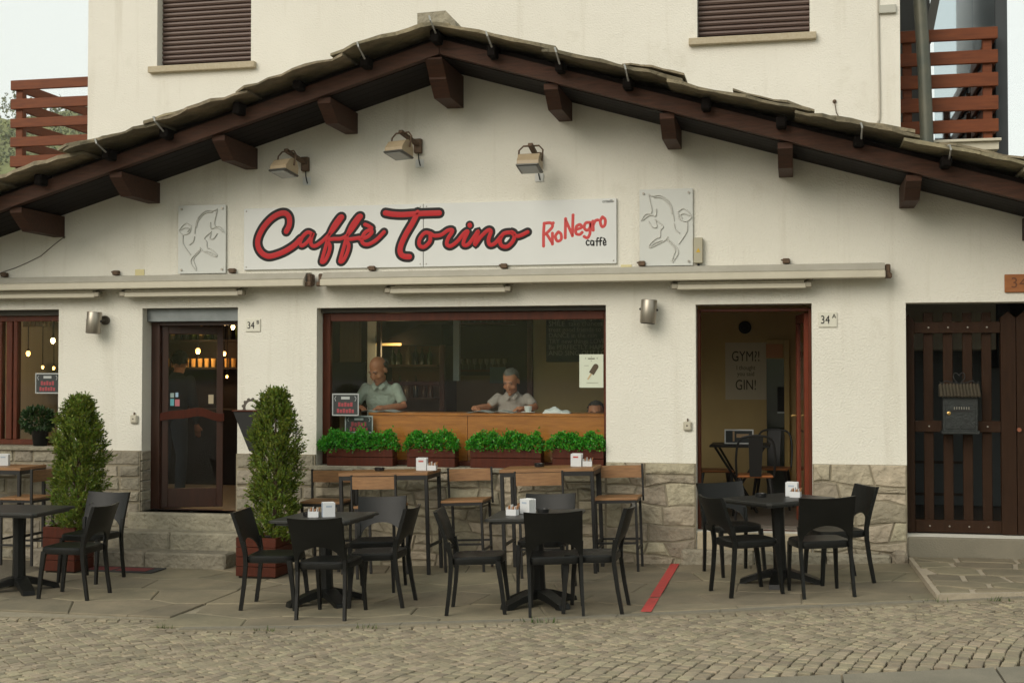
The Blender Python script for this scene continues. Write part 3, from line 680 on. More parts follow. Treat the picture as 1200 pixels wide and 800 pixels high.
# ================================================================== house above and behind
UY = 1.6
house = thing('apartment_house', 'tall cream plastered house rising behind the stone slab roof', 'building', (0, UY, 0))
xl, xr = P(103, 90, UY).x, P(1055, 80, UY).x; ZT = 8.6
wins = []
for (a, b, zb) in ((184, 294, 79), (817, 949, 46)):
    q0, q1 = P(a, zb, UY), P(b, zb, UY); wins.append((q0.x, q1.x, q0.z, q0.z + 1.5))
hw = MB(); xc = sorted({xl, xr} | {v for q in wins for v in q[:2]}); zc = sorted({3.02, ZT} | {v for q in wins for v in q[2:]})
for i in range(len(xc) - 1):
    for j in range(len(zc) - 1):
        x0, x1, z0, z1 = xc[i], xc[i + 1], zc[j], zc[j + 1]; mx_, mz_ = (x0 + x1) / 2, (z0 + z1) / 2
        if any(q[0] < mx_ < q[1] and q[2] < mz_ < q[3] for q in wins): continue
        hw.add([(x0, UY, z0), (x1, UY, z0), (x1, UY, z1), (x0, UY, z1)], [(0, 1, 2, 3)])
for x0, x1, z0, z1 in wins:
    y1 = UY + .2
    for f_ in (((x0, UY, z0), (x0, y1, z0), (x0, y1, z1), (x0, UY, z1)), ((x1, UY, z0), (x1, UY, z1), (x1, y1, z1), (x1, y1, z0)), ((x0, UY, z1), (x0, y1, z1), (x1, y1, z1), (x1, UY, z1)), ((x0, UY, z0), (x1, UY, z0), (x1, y1, z0), (x0, y1, z0))): hw.add(f_, [(0, 1, 2, 3)])
hw.add([(xl, UY, 3.02), (xl, 10, 3.02), (xl, 10, ZT), (xl, UY, ZT)], [(0, 1, 2, 3)]); hw.add([(xr, UY, 3.02), (xr, 10, 3.02), (xr, 10, ZT), (xr, UY, ZT)], [(0, 3, 2, 1)])
hw.add([(xl, UY, ZT), (xr, UY, ZT), (xr, 10, ZT), (xl, 10, ZT)], [(0, 1, 2, 3)]); hw.add([(xl, 10, 3.02), (xr, 10, 3.02), (xr, 10, ZT), (xl, 10, ZT)], [(0, 1, 2, 3)])
hw.build('wall', WALL_UP, house)
for x0, x1, z0, z1 in wins:
    sh_ = MB(); sh_.box(x0 + .002, x1 - .002, UY + .16, UY + .19, z0, z1); so = sh_.build('roller_shutter', mat('shutter_back', (.05, .032, .026), .6), house)
    z = z0 + .004; pit = .0585
    while z + pit < z1:
        t = MB(); pr = [(UY + .158, z), (UY + .138, z + .006), (UY + .125, z + .024), (UY + .128, z + .040), (UY + .145, z + .050), (UY + .158, z + .053)]
        t.prism(pr, x0 + .005, x1 - .005, 'x'); t.build('slat', SHUT, so); z += pit
    t = MB(); t.box(x0 - .09, x1 + .07, UY - .07, UY + .14, z0 - .078, z0, .006); t.build('window_sill', SILLST, house)
# cable and junction box on the right of the upper wall
cp = [P(x, y, UY - .012) for x, y in ((1028, -60), (1029, 0), (1030, 60), (1031, 130), (1029, 143), (1022, 150), (1005, 151), (985, 146), (968, 141))]
t = MB(); t.tube(spline(cp, 4), .012, 6); t.build('cable', mat('cable_grey', (.40, .37, .31), .6), house)
a, b = P(1030, 17, UY), P(1050, 6, UY); t = MB(); t.box(a.x, b.x, UY - .04, UY - .002, a.z, b.z, .005); t.build('junction_box', mat('box_grey', (.45, .44, .38), .5), house)
t = MB(); t.ball(P(978, 119, UY - .01), .022, 8, 6); t.tube([P(978, 119, UY - .02), P(980, 132, UY - .02), P(985, 140, UY - .012)], .005, 5); t.build('cable_stub', RUST, house)
# ---- balconies with thick timber boards
def balcony(name, label, x0, x1, boards, y, posts, side_x, depth, parent=None):
    bo = thing(name, label, 'balcony', (x0, y, boards[-1][1]))
    for z1, z0 in boards:
        t = MB(); t.box(x0, x1, y, y + .045, z0, z1, .006); t.build('board', SLATW, bo)
        if side_x is not None: t = MB(); t.box(side_x, side_x + .045, y + .046, y + depth, z0, z1, .006); t.build('board', SLATW, bo)
    for px_ in posts: t = MB(); t.box(px_, px_ + .1, y + .046, y + .14, boards[-1][1] - .3, boards[0][0] - .02, .006); t.build('post', SLATW, bo)
    if side_x is not None:
        t = MB(); t.box(side_x + .046, side_x + .14, y + depth - .12, y + depth - .02, boards[-1][1] - .3, boards[0][0] - .02, .006); t.build('post', SLATW, bo)
        t = MB(); t.box(side_x + .05, x1, y + depth - .01, y + depth + .04, boards[0][1], boards[0][0], .006); t.build('board', SLATW, bo)
    t = MB(); t.box(min(x0, side_x if side_x else x0), x1, y + .0, y + depth, boards[-1][1] - .55, boards[-1][1] - .32); t.build('balcony_floor', CONC, bo)
    return bo
yb = 2.1
bz = [(P(60, a, yb).z, P(60, b, yb).z) for a, b in ((92, 103.5), (114, 126), (137, 148), (159, 170.5), (181, 194), (203, 215))]
xa = P(12, 120, yb).x
balcony('timber_balcony', 'reddish brown horizontal board balcony in front of the wooded hill', xa, xl + .3, bz, yb, (xa + .05,), xa + .03, 2.3)
yb = 2.3
bz = [(P(1110, a, yb).z, P(1110, b, yb).z) for a, b in ((34, 48), (60.5, 76), (87, 103), (114, 130.5), (141, 156))]
xb0, xb1 = xr - .2, P(1170, 90, yb).x
rb_o = balcony('timber_balcony', 'reddish brown horizontal board balcony behind the sloping drainpipe', xb0, xb1, bz, yb, (P(1056, 90, yb).x + .02, xb1 - .16), xb1 - .06, 1.9)
GL_B = mat('blue_glass', (.55, .63, .67), .04, metal=1)
rec = thing('glazed_bay', 'dark glazed bay wall reflecting the sky behind the right balcony', 'window wall', (xr, 4.4, 3))
t = MB(); t.box(xr + .01, P(1090, 50, 4.4).x, 4.4, 4.6, 3.0, ZT); t.build('wall', mat('bay_grey', (.10, .10, .095), .7), rec)
t = MB(); t.box(P(1090, 50, 4.4).x + .05, P(1152, 50, 4.4).x, 4.42, 4.45, 3.0, ZT); t.build('pane', GL_B, rec)
xd0, xd1 = P(1166, 80, 2.6).x, P(1181, 80, 2.6).x
t = MB(); t.box(xd0, xd1, 2.6, 4.6, 2.0, ZT, .01); t.build('column', mat('blue_black_metal', (.028, .034, .038), .5), rec)
t = MB(); t.beam(P(1086, 50, 3.6), P(1104, -40, 3.6), .1, .1); t.build('strut', mat('strut_grey', (.13, .125, .11), .6), rec)
c0, c1 = P(1095, 166, 2.2), P(1173, 172, 2.2)
t = MB(); t.box(c0.x - .6, c1.x, 2.15, 4.3, c0.z - .02, c0.z + .01, .004); t.box(c0.x - .6, c1.x - .02, 2.2, 4.3, c0.z - .11, c0.z - .02, .004); t.box(c0.x - .6, c1.x - .06, 2.26, 4.3, 2.2, c0.z - .11, .004); t.build('cornice', CREAM, rec)
dp = MB(); dp.tube([P(1075, -60, 1.95), P(1078, 0, 1.95), P(1083, 80, 1.95), P(1087, 185, 1.95)], .072, 12); tag(dp.build('drainpipe', mat('verdigris_pipe', (.12, .115, .085), .5, metal=.3, col2=(.075, .085, .07), scale=5), smooth=True), 'grey green drainpipe running down past the right balcony boards', 'drainpipe')
nb = thing('neighbour_house', 'distant house whose red tiled roof edge shows past the dark column', 'building', (16, 18, 0))
e0 = P(1187, 190, 15.6)
t = MB(); t.prism([(e0.x + .4, -.2), (e0.x + 9.6, -.2), (e0.x + 9.6, e0.z - .05), (e0.x + 5, e0.z + 2.58), (e0.x + .4, e0.z - .05)], 16, 24, 'y'); t.build('wall', WALL_UP, nb)
t = MB(); t.prism([(e0.x, e0.z - .25), (e0.x + 5, e0.z + 2.6), (e0.x + 5, e0.z + 2.85), (e0.x, e0.z)], 15.6, 24.4, 'y'); t.prism([(e0.x + 10, e0.z - .25), (e0.x + 5.002, e0.z + 2.6), (e0.x + 5.002, e0.z + 2.85), (e0.x + 10, e0.z)], 15.6, 24.4, 'y'); t.build('roof', mat('tile_red', (.22, .09, .05), .8, col2=(.16, .07, .04), scale=8, bump=.6), nb)

# ================================================================== name board
sy = -.03
sg = thing('cafe_sign', 'long white sign board with red Caffè Torino brush lettering', 'sign', (-.92, 0, 3.03))
XA, XB, ZB, ZA = -2.92, 1.078, 3.036, 3.69; XM = P(497, 280).x
for x0, x1 in ((XA, XM - .003), (XM + .003, XB)):
    t = MB(); t.box(x0, x1, sy, -.002, ZB, ZA, .003); pn = t.build('panel', SIGNW, sg)
    for x_ in (x0 + .03, x1 - .03):
        for z_ in (ZB + .03, ZA - .03): t = MB(); t.ball((x_, sy, z_), (.008, .004, .008), 8, 4); t.build('screw', GREYM, pn)
def za(p): q = P(280 + p[0] / 5.4545, 225 + p[1] / 5.4545, sy); return (q.x, q.z)
def zb_(p): q = P(440 + p[0] / 4.138, 225 + p[1] / 4.138, sy); return (q.x, q.z)
ST = [(za, [(303, 252), (322, 212), (322, 165), (298, 137), (258, 140), (205, 172), (155, 230), (124, 295), (122, 345), (145, 388), (185, 410), (235, 402), (295, 378), (355, 340), (395, 300)]),
      (za, [(468, 268), (440, 258), (408, 285), (392, 322), (402, 343), (432, 325), (462, 288), (474, 262), (460, 310), (466, 340), (490, 344), (525, 322), (565, 285), (610, 235), (648, 182), (662, 160), (645, 160), (605, 215), (575, 280), (555, 350), (535, 420), (530, 448), (550, 440), (574, 392), (582, 345), (568, 312), (600, 300), (650, 298), (690, 278), (730, 232), (768, 176), (782, 155), (764, 156), (722, 212), (692, 280), (672, 350), (652, 420), (648, 446), (668, 436), (692, 388), (702, 340), (688, 308), (725, 300), (772, 292)]),
      (za, [(772, 300), (815, 290), (848, 262), (842, 244), (808, 258), (786, 298), (794, 328), (828, 334), (878, 306), (928, 256)]),
      (za, [(806, 208), (826, 216), (848, 230)]),
      (zb_, [(48, 102), (85, 108), (130, 110), (180, 107), (240, 104), (310, 102)]),
      (zb_, [(205, 100), (180, 150), (145, 210), (122, 265), (122, 298), (140, 312), (165, 314)]),
      (zb_, [(268, 202), (240, 198), (215, 228), (214, 258), (236, 266), (264, 240), (268, 205), (285, 212), (318, 208), (352, 186), (374, 188), (352, 226), (346, 252), (364, 262), (396, 240), (430, 200), (448, 192), (430, 232), (428, 256), (450, 254), (478, 218), (498, 190), (490, 222), (482, 256), (510, 218), (545, 186), (560, 192), (548, 232), (556, 256), (580, 248), (610, 214)]),
      (zb_, [(652, 196), (622, 202), (604, 232), (612, 260), (640, 264), (668, 236), (674, 204), (656, 194), (690, 214), (738, 194)])]
o1, o2 = MB(), MB()
for fn, pts in ST:
    q = [fn(p) for p in pts]; big = len(pts) in (15, 6, 7)
    stroke(o1, q, .058 if big else .048, sy, .002); stroke(o2, q, .028 if big else .0195, sy - .0018, .0016)
q = [zb_((457, 160)), zb_((458, 163))]
stroke(o1, q, .046, sy, .002, 1); stroke(o2, q, .024, sy - .0018, .0016, 1)
o1.build('letter_outline', GREYD, sg); tag(o2.build('lettering', RED, sg), 'red brush script reading Caffè Torino')
RN = [[(815, 262), (815, 200), (818, 155)], [(818, 152), (850, 150), (858, 168), (835, 195), (820, 205)], [(828, 200), (858, 248)], [(858, 252), (858, 200)], [(860, 152), (862, 150)],
      [(885, 195), (872, 215), (882, 238), (900, 230), (900, 205), (888, 194)], [(920, 222), (922, 130)], [(922, 135), (955, 210)], [(955, 212), (958, 112)],
      [(972, 182), (1000, 172), (992, 158), (974, 168), (972, 200), (990, 206), (1002, 196)], [(1040, 148), (1020, 150), (1012, 172), (1025, 186), (1040, 172), (1042, 150), (1040, 200), (1028, 222), (1012, 216)],
      [(1056, 185), (1054, 142)], [(1056, 160), (1066, 140), (1078, 136)], [(1100, 122), (1090, 142), (1098, 168), (1112, 160), (1114, 134), (1102, 122)]]
o3 = MB()
for pts in RN: stroke(o3, [zb_(p) for p in pts], .0165, sy, .0015, 4, 8)
tag(o3.build('lettering', mat('sign_red_bright', (.55, .04, .035), .45), sg), 'red hand lettering reading RioNegro')
CF = [[(1036, 238), (1028, 234), (1022, 246), (1028, 258), (1036, 255)], [(1056, 238), (1046, 236), (1044, 252), (1052, 258), (1058, 246), (1059, 236), (1059, 259)], [(1082, 224), (1075, 226), (1074, 259)], [(1069, 239), (1081, 238)], [(1098, 222), (1091, 224), (1090, 258)], [(1085, 238), (1097, 237)], [(1106, 247), (1117, 245), (1114, 234), (1107, 236), (1105, 250), (1110, 258), (1118, 254)], [(1107, 224), (1113, 229)]]
o4 = MB()
for pts in CF: stroke(o4, [zb_(p) for p in pts], .0075, sy, .0015, 4, 8)
tag(o4.build('lettering', BLACK, sg), 'small black lettering reading caffè')
q = P(712, 236, sy); link('lettering', text_mesh('critelli', .042, facing(q.x, sy - .002, q.z)), BLACK, sg)

# ---- unlit tube panels with a rearing bull
TUBE = mat('unlit_tube', (.575, .57, .525), .3)
BULL = [[(235, 350), (245, 280), (262, 210), (300, 155), (350, 125), (410, 130), (440, 112)], [(252, 290), (262, 235), (290, 190), (335, 148), (400, 142)], [(440, 115), (428, 180), (415, 250), (425, 290)], [(378, 240), (385, 305), (430, 285), (472, 292), (502, 345)], [(400, 300), (440, 300), (490, 340)], [(390, 330), (325, 395), (345, 430), (350, 490), (380, 500), (435, 555), (428, 580), (385, 560), (345, 540), (310, 520), (285, 485)], [(330, 520), (390, 540), (430, 575)],
        [(290, 500), (215, 585), (205, 640), (250, 712)], [(290, 515), (228, 595), (240, 650), (255, 700)], [(205, 275), (160, 245), (112, 285), (98, 325), (140, 358), (190, 335), (202, 285)], [(110, 310), (150, 290), (185, 300), (170, 330)], [(130, 360), (135, 450), (200, 555)], [(235, 375), (225, 425), (190, 458)], [(385, 345), (375, 400), (410, 400), (440, 350)]]
def bull_panel(label, x0, x1, z0, z1, mirror):
    o = thing('tube_sign_panel', label, 'sign', ((x0 + x1) / 2, 0, z0), 'unlit tube sign panels')
    t = MB(); t.box(x0, x1, -.028, -.022, z0, z1); t.build('panel', mat('acrylic', (.60, .61, .575), .25), o)
    for x_ in (x0 + .04, x1 - .04):
        for z_ in (z0 + .04, z1 - .04): t = MB(); t.lathe([(.012, -.012), (.012, .03)], 8, Matrix.Translation((x_, -.03, z_)) @ Matrix.Rotation(R(-90), 4, 'X')); t.build('standoff', GREYM, o)
    t = MB()
    for pts in BULL:
        q = []
        for a, b in pts:
            u = (a - 85) / 430; v = (b - 70) / 670; u = 1 - u if mirror else u; q.append((x0 + u * (x1 - x0), -.036, z1 - v * (z1 - z0)))
        t.tube(spline(q, 4), .0052, 6)
    t.build('tube', TUBE, o); return o
a, b = P(210, 321, 0), P(266, 240, 0); bull_panel('pale acrylic panel with unlit tube bull left of the name board', a.x, b.x, a.z, b.z, False)
a, b = P(750, 312, 0), P(812, 221, 0); bull_panel('pale acrylic panel with unlit tube bull right of the name board', a.x, b.x, a.z, b.z, True)
a, b = P(813, 309), P(824, 279); bx_ = thing('junction_box', 'beige electrical box with yellow warning triangle beside the bull panel', 'electrical box', (a.x, 0, a.z))
t = MB(); t.box(a.x + .003, b.x, -.07, -.002, a.z, b.z, .006); t.build('case', mat('beige_box', (.40, .37, .27), .5), bx_)
mz = (a.z + b.z) / 2; mxx = (a.x + b.x) / 2 + .003; t = MB(); t.prism([(mxx - .022, mz - .02), (mxx + .022, mz - .02), (mxx, mz + .022)], -.072, -.0702, 'y'); t.build('warning_triangle', mat('warn_yellow', (.55, .35, .02), .5), bx_)
t = MB(); t.tube([(mxx, -.04, a.z - .035), (mxx, -.04, a.z + .004)], .012, 6); t.build('gland', STEEL, bx_)

# ---- floodlights under the eaves
BEIGE = mat('lamp_beige', (.42, .33, .21), .45, col2=(.35, .27, .17), scale=9)
def floodlight(px, py, yaw, label):
    c = P(px, py, 0); o = thing('floodlight', label, 'floodlight', (c.x, 0, c.z), 'floodlights under the eaves')
    t = MB(); t.box(c.x - .04, c.x + .04, -.06, -.001, c.z - .075, c.z + .075, .006); t.build('wall_bracket', RUST, o)
    d = Vector((-math.sin(yaw), -math.cos(yaw), 0)); s_ = Vector((d.y, -d.x, 0)); tip = Vector((c.x, -.05, c.z + .02)) + d * .30 + Vector((0, 0, .085))
    t = MB(); t.beam((c.x, -.05, c.z + .01), tip, .05, .035, .004); t.build('arm', RUST, o)
    h0 = tip + Vector((0, 0, -.17)); M = Matrix((s_, d, Vector((0, 0, 1)))).transposed().to_4x4(); M.translation = h0; M = M @ Matrix.Rotation(R(14), 4, 'X')
    w_ = .11
    yk = [M @ Vector(p) for p in ((-w_ - .012, 0, .0), (-w_ - .012, 0, .12), (-w_ + .03, 0, .165), (w_ - .03, 0, .165), (w_ + .012, 0, .12), (w_ + .012, 0, 0))]
    t = MB(); t.tube(yk, .009, 6); t.build('yoke', RUST, o)
    t = MB(); pr = [(-.09, -.068), (.10, -.068), (.105, -.03), (.065, .05), (.02, .075), (-.045, .06), (-.085, .0)]
    t.prism(pr, -w_, w_, 'x'); t.v = [tuple(M @ Vector(p)) for p in t.v]; t.build('housing', BEIGE, o)
    t = MB(); t.box(-w_ - .006, w_ + .006, -.105, .118, -.09, -.067, .008, M); t.build('front_rim', mat('rim_dark', (.10, .10, .09), .4, metal=.5), o)
    t = MB(); t.box(-w_ + .02, w_ - .02, -.085, .10, -.094, -.0895, 0, M); t.build('lens', mat('lens', (.3, .32, .32), .1), o)
    q = Vector((c.x, -.02, c.z - .075)); t = MB(); t.tube(spline([q, q + Vector((.004, 0, -.06)), q + Vector((.02, .004, -.13))], 3), .006, 6); t.build('cable', STEEL, o)
    t = MB(); t.box(c.x - .035, c.x + .055, -.012, -.001, c.z - .22, c.z - .135, .003); t.build('cover_plate', SIGNW, o)
floodlight(359, 193, .35, 'beige floodlight on a rusty arm, above the left end of the sign')
floodlight(491, 172, .35, 'beige floodlight on a rusty arm, below the roof apex')
floodlight(631, 188, .05, 'beige floodlight seen square on, above the end of the lettering')

# ---- cylinder wall lamps
def can(px, py, label, dx):
    c = P(px, py, -.13); o = thing('wall_lamp', label, 'wall lamp', (c.x, 0, c.z), 'cylinder lamps beside the openings')
    M = Matrix.Translation(c) @ Matrix.Rotation(R(4), 4, 'Y')
    t = MB(); t.lathe([(.076, -.115), (.08, -.11), (.08, .11), (.074, .118), (.0, .118)], 20, M); t.build('housing', mat('brushed_steel', (.40, .36, .30), .38, metal=.75, col2=(.33, .30, .25), scale=4, stretch=(20, 20, 1)), o, True)
    t = MB(); t.lathe([(.07, -.120), (.07, -.1165)], 20, M); t.build('opening', BLACK, o)
    t = MB(); t.tube([(c.x + dx, -.002, c.z + .03), (c.x + dx, -.03, c.z + .03)], .05, 14); t.tube([(c.x + dx, -.03, c.z + .03), (c.x, -.10, c.z + .03)], .02, 8); t.build('wall_mount', mat('mount_dark', (.10, .085, .065), .5, metal=.5), o)
    for s_ in (-1, 1): t = MB(); t.ball(M @ Vector((s_ * .083, 0, .02)), .012, 8, 6); t.build('screw', STEEL, o)
can(110, 378, 'steel cylinder lamp between the side window and the bar door', .07)
can(760, 365, 'steel cylinder lamp right of the shop window', .02)

# ---- folded awnings
def awning(label, x0, x1, arms, z=2.955):
    o = thing('folded_awning', label, 'awning', ((x0 + x1) / 2, 0, z - .1), 'folded awnings over the openings')
    t = MB(); t.prism([(-.005, z - .085), (-.19, z - .085), (-.215, z - .03), (-.16, z + .03), (-.005, z + .045)], x0, x1, 'x'); t.build('cassette', CREAMG, o)
    t = MB(); t.box(x0 - .005, x1 + .005, -.25, -.175, z - .115, z - .045, .008); t.build('front_bar', CREAM, o)
    for a, b in arms:
        t = MB(); t.box(a, b, -.17, -.115, z - .20, z - .145, .008); ar = t.build('folding_arm', CREAM, o)
        t = MB(); t.box(a + .01, b - .02, -.172, -.11, z - .142, z - .122, .005); t.build('arm_rail', CREAM, ar)
        for e in (a - .02, b + .02): t = MB(); t.cbox(e, -.13, z - .165, .07, .09, .06, .01); t.tube([(e - .03, -.12, z - .14), (e + .03, -.05, z - .10)], .02, 8); t.build('elbow_joint', mat('joint_metal', (.30, .27, .21), .5, metal=.5), ar)
    for e in (x0 - .03, x1 + .03): t = MB(); t.cbox(e, -.10, z - .04, .05, .12, .12, .01); t.cbox(e + .0, -.16, z - .09, .07, .07, .05, .008); t.build('end_bracket', RUST, o)
    n = max(2, int((x1 - x0) / 1.3))
    for i in range(n):
        e = x0 + (i + .35) / n * (x1 - x0); t = MB(); t.cbox(e, -.03, z + .075, .07, .06, .05, .008); t.tube([(e - .05, -.045, z + .085), (e - .01, -.04, z + .08)], .008, 6); t.build('hanger', RUST, o)
X_ = lambda px: P(px, 340, -.15).x
awning('folded cream awning above the bar door and side window', -7.6, P(357, 330, -.2).x, ((-7.2, X_(112)), (X_(146), X_(280))))
awning('folded cream awning spanning the shop window and doorway 34A', P(377, 330, -.2).x, P(1037, 322, -.2).x, ((X_(457), X_(593)), (X_(793), X_(945))))
for px, py in ((164, 321), (734, 316)):
    a = P(px, py); t = MB(); t.box(a.x - .055, a.x + .055, -.007, -.001, a.z - .05, a.z + .05, .002); tag(t.build('wall_patch', mat('pale_yellow', (.62, .55, .30), .7)), 'pale yellow square plate on the plaster %s' % ('left of the bull panel' if px < 300 else 'right of the name board'), 'plate')
ck = [P(x, y, -.004) for x, y in ((75, 278), (62, 288), (48, 300), (32, 308), (18, 314), (0, 320))]
t = MB(); t.tube(ck, .005, 5); t.ball(ck[0], .016, 8, 6); tag(t.build('wall_cable', mat('cable_dark', (.12, .10, .08), .7)), 'thin cable hanging slack across the plaster below the left eaves', 'cable')
# ---- house numbers
def tile(px, py, w_, h_, txt, sup, label):
    c = P(px, py); o = thing('house_number', label, 'number plate', (c.x, 0, c.z - h_ / 2)); t = MB(); t.box(c.x - w_ / 2, c.x + w_ / 2, -.014, -.001, c.z - h_ / 2, c.z + h_ / 2, .003); t.build('plate', mat('enamel', (.68, .66, .56), .3), o)
    link('lettering', text_mesh(txt, h_ * .78, facing(c.x - w_ * .14, -.0165, c.z - .004), sx=.8), BLACK, o); link('lettering', text_mesh(sup, h_ * .40, facing(c.x + w_ * .34, -.0165, c.z + h_ * .22)), BLACK, o)
tile(297, 381, .165, .135, '34', 'B', 'white enamel house number 34 B beside the bar door')
tile(970, 374.5, .175, .145, '34', 'A', 'white enamel house number 34 A beside the open doorway')
c = P(1196, 332); wn = thing('house_number', 'orange varnished wooden number plate above the slatted gate', 'number plate', (c.x, 0, c.z - .08)); t = MB(); t.box(c.x - .145, c.x + .30, -.025, -.001, c.z - .085, c.z + .085, .005); t.build('plate', mat('orange_wood', (.36, .13, .03), .5, col2=(.28, .09, .02), scale=5, stretch=(1, 8, 8)), wn)
link('lettering', text_mesh('34', .14, facing(c.x - .02, -.027, c.z), space=1.1), mat('burnt', (.14, .045, .012), .6), wn)
# ---- bell pushes
for px, py, lb in ((158, 491, 'small square bell push left of the bar door'), (806, 499, 'small square bell push left of doorway 34A')):
    c = P(px, py); o = thing('bell_push', lb, 'bell', (c.x, 0, c.z - .05)); t = MB(); t.box(c.x - .043, c.x + .043, -.03, -.001, c.z - .048, c.z + .048, .012); t.build('case', mat('bell_case', (.47, .44, .35), .4), o)
    t = MB(); t.box(c.x - .028, c.x + .028, -.034, -.0302, c.z - .03, c.z + .03, .004); t.build('plate', CREAM, o); t = MB(); t.ball((c.x - .005, -.034, c.z + .005), (.008, .005, .008), 8, 6); t.build('button', BLACK, o); t = MB(); t.tube([(c.x, -.015, c.z + .046), (c.x, -.015, c.z + .075)], .008, 6); t.build('conduit', RUST, o)

# ================================================================== slatted gate
gy = .22; gt = thing('slatted_gate', 'dark brown double gate of upright wooden slats', 'gate', (4.5, gy, .39)); gz0, gz1 = .40, 2.42
gx = lambda px: P(px, 500, gy).x
def stile(x0, x1, z1_):
    t = MB(); t.prism([(x0, gz0), (x1, gz0), (x1, z1_), ((x0 + x1) / 2, z1_ + .06), (x0, z1_)], gy, gy + .08, 'y'); t.build('stile', GATEW, gt)
stile(gx(1059), gx(1072), gz1 + .03); stile(gx(1173.5), gx(1191), gz1 + .05); stile(gx(1192), gx(1210), gz1 + .05); stile(6.02, 6.19, gz1 + .03)
for x0, x1 in ((gx(1072), gx(1173.5)), (gx(1210), 6.02)):
    for z0, z1_ in ((gz0 + .003, gz0 + .125), (1.37, 1.48), (2.325, 2.435)): t = MB(); t.box(x0, x1, gy + .01, gy + .05, z0, z1_, .006); t.build('rail', GATEW, gt)
for px in (1084, 1107, 1130, 1152.5, 1222, 1245, 1268, 1291):
    x0 = gx(px); t = MB(); t.box(x0 - .005, x0 + .085, gy + .052, gy + .075, gz0 + .02, 2.53, .005); sl_ = t.build('slat', GATEW, gt)
    t = MB()
    for z_ in (gz0 + .065, 1.425, 2.38): t.ball((x0 + .04, gy + .01, z_), (.009, .005, .009), 8, 6)
    t.build('bolt', GREYM, sl_)
t = MB(); t.tube([(gx(1194), gy - .03, 1.40), (gx(1194), gy + .002, 1.40)], .02, 10); t.build('knob', mat('copper', (.30, .11, .06), .5, metal=.5), gt)
bd = MB(); bd.box(4.2, 5.2, 3.13, 3.19, .39, 2.4); bk = bd.build('passage_door', mat('passage_blue', (.10, .12, .125), .4), cafe)
for z_ in (.6, .95, 1.3): t = MB(); t.box(3.83, 4.6, 2.0, 2.03, z_, z_ + .03); t.build('passage_shelf', INT_DARK, cafe)
# letter box hung on the gate
IRON = mat('cast_iron', (.014, .016, .015), .55, metal=.2, col2=(.022, .026, .024), scale=25, bump=.5, bscale=60)
my = gy - .12; m0, m1 = P(1105, 506, my), P(1146, 464, my); mbx = thing('letter_box', 'cast iron letter box with tiled hip roof hung on the gate', 'letter box', ((m0.x + m1.x) / 2, gy, m0.z))
t = MB(); t.box(m0.x, m1.x, my, gy + .008, m0.z, m1.z, .006); bodyo = t.build('body', IRON, mbx)
t = MB(); t.box(m0.x - .015, m1.x + .015, my - .02, gy + .008, m0.z - .02, m0.z + .015, .006); t.build('base_ledge', IRON, mbx)
rz0, rz1 = m1.z - .005, P(1125, 453, my).z
t = MB(); t.prism([(my - .045, rz0), (gy + .008, rz0), (gy + .008, rz1 + .02), (gy - .02, rz1 + .02)], m0.x - .025, m1.x + .025, 'x'); rf = t.build('roof', mat('iron_tan', (.07, .056, .035), .65, col2=(.045, .037, .024), scale=20), mbx)
n = 12
for i in range(n):
    x_ = m0.x - .025 + (i + .5) / n * (m1.x - m0.x + .05); t = MB(); t.tube([(x_, my - .05, rz0 + .004), (x_, gy - .022, rz1 + .024)], .012, 6); t.build('roof_tile', MATS['iron_tan'], rf)
t = MB(); cx_ = (m0.x + m1.x) / 2; hz = rz1 + .02
for s_ in (-1, 1):
    t.tube(spline([(cx_, gy - .03, hz), (cx_ + s_ * .05, gy - .03, hz + .06), (cx_ + s_ * .045, gy - .03, hz + .105), (cx_ + s_ * .02, gy - .03, hz + .11), (cx_, gy - .03, hz + .085)], 5), .006, 6)
    t.tube(spline([(cx_, gy - .03, hz + .01), (cx_ + s_ * .07, gy - .03, hz + .02), (cx_ + s_ * .12, gy - .03, hz + .035), (cx_ + s_ * .16, gy - .03, hz + .01), (cx_ + s_ * .18, gy - .03, hz + .03)], 5), .006, 6)
t.build('scrollwork', STEEL, mbx)
t = MB(); t.box(m0.x + .025, m1.x - .025, my - .006, my - .001, m0.z + .03, m1.z - .09, .004); t.build('door_plate', IRON, bodyo)
t = MB(); t.box(m0.x + .07, m1.x - .05, my - .009, my - .0062, m1.z - .15, m1.z - .135); t.build('slot', BLACK, bodyo)
t = MB(); t.lathe([(.018, 0), (.018, .008), (.009, .012)], 12, Matrix.Translation((m0.x + .055, my - .006, m1.z - .165)) @ Matrix.Rotation(R(90), 4, 'X')); t.build('lock', MATS['brass'], bodyo)
t = MB(); ax_ = cx_ + .02; t.prism([(ax_ - .022, m0.z + .05), (ax_ + .022, m0.z + .05), (ax_ + .022, m0.z + .11), (ax_, m0.z + .135), (ax_ - .022, m0.z + .11)], my - .012, my - .0062, 'y'); t.build('relief', IRON, bodyo)
t = MB()
for i in range(7): t.cbox(cx_ - .055 + i * .022, my - .008, m1.z - .115, .010, .006, .026, .002)
t.build('raised_letters', GREYM, bodyo)
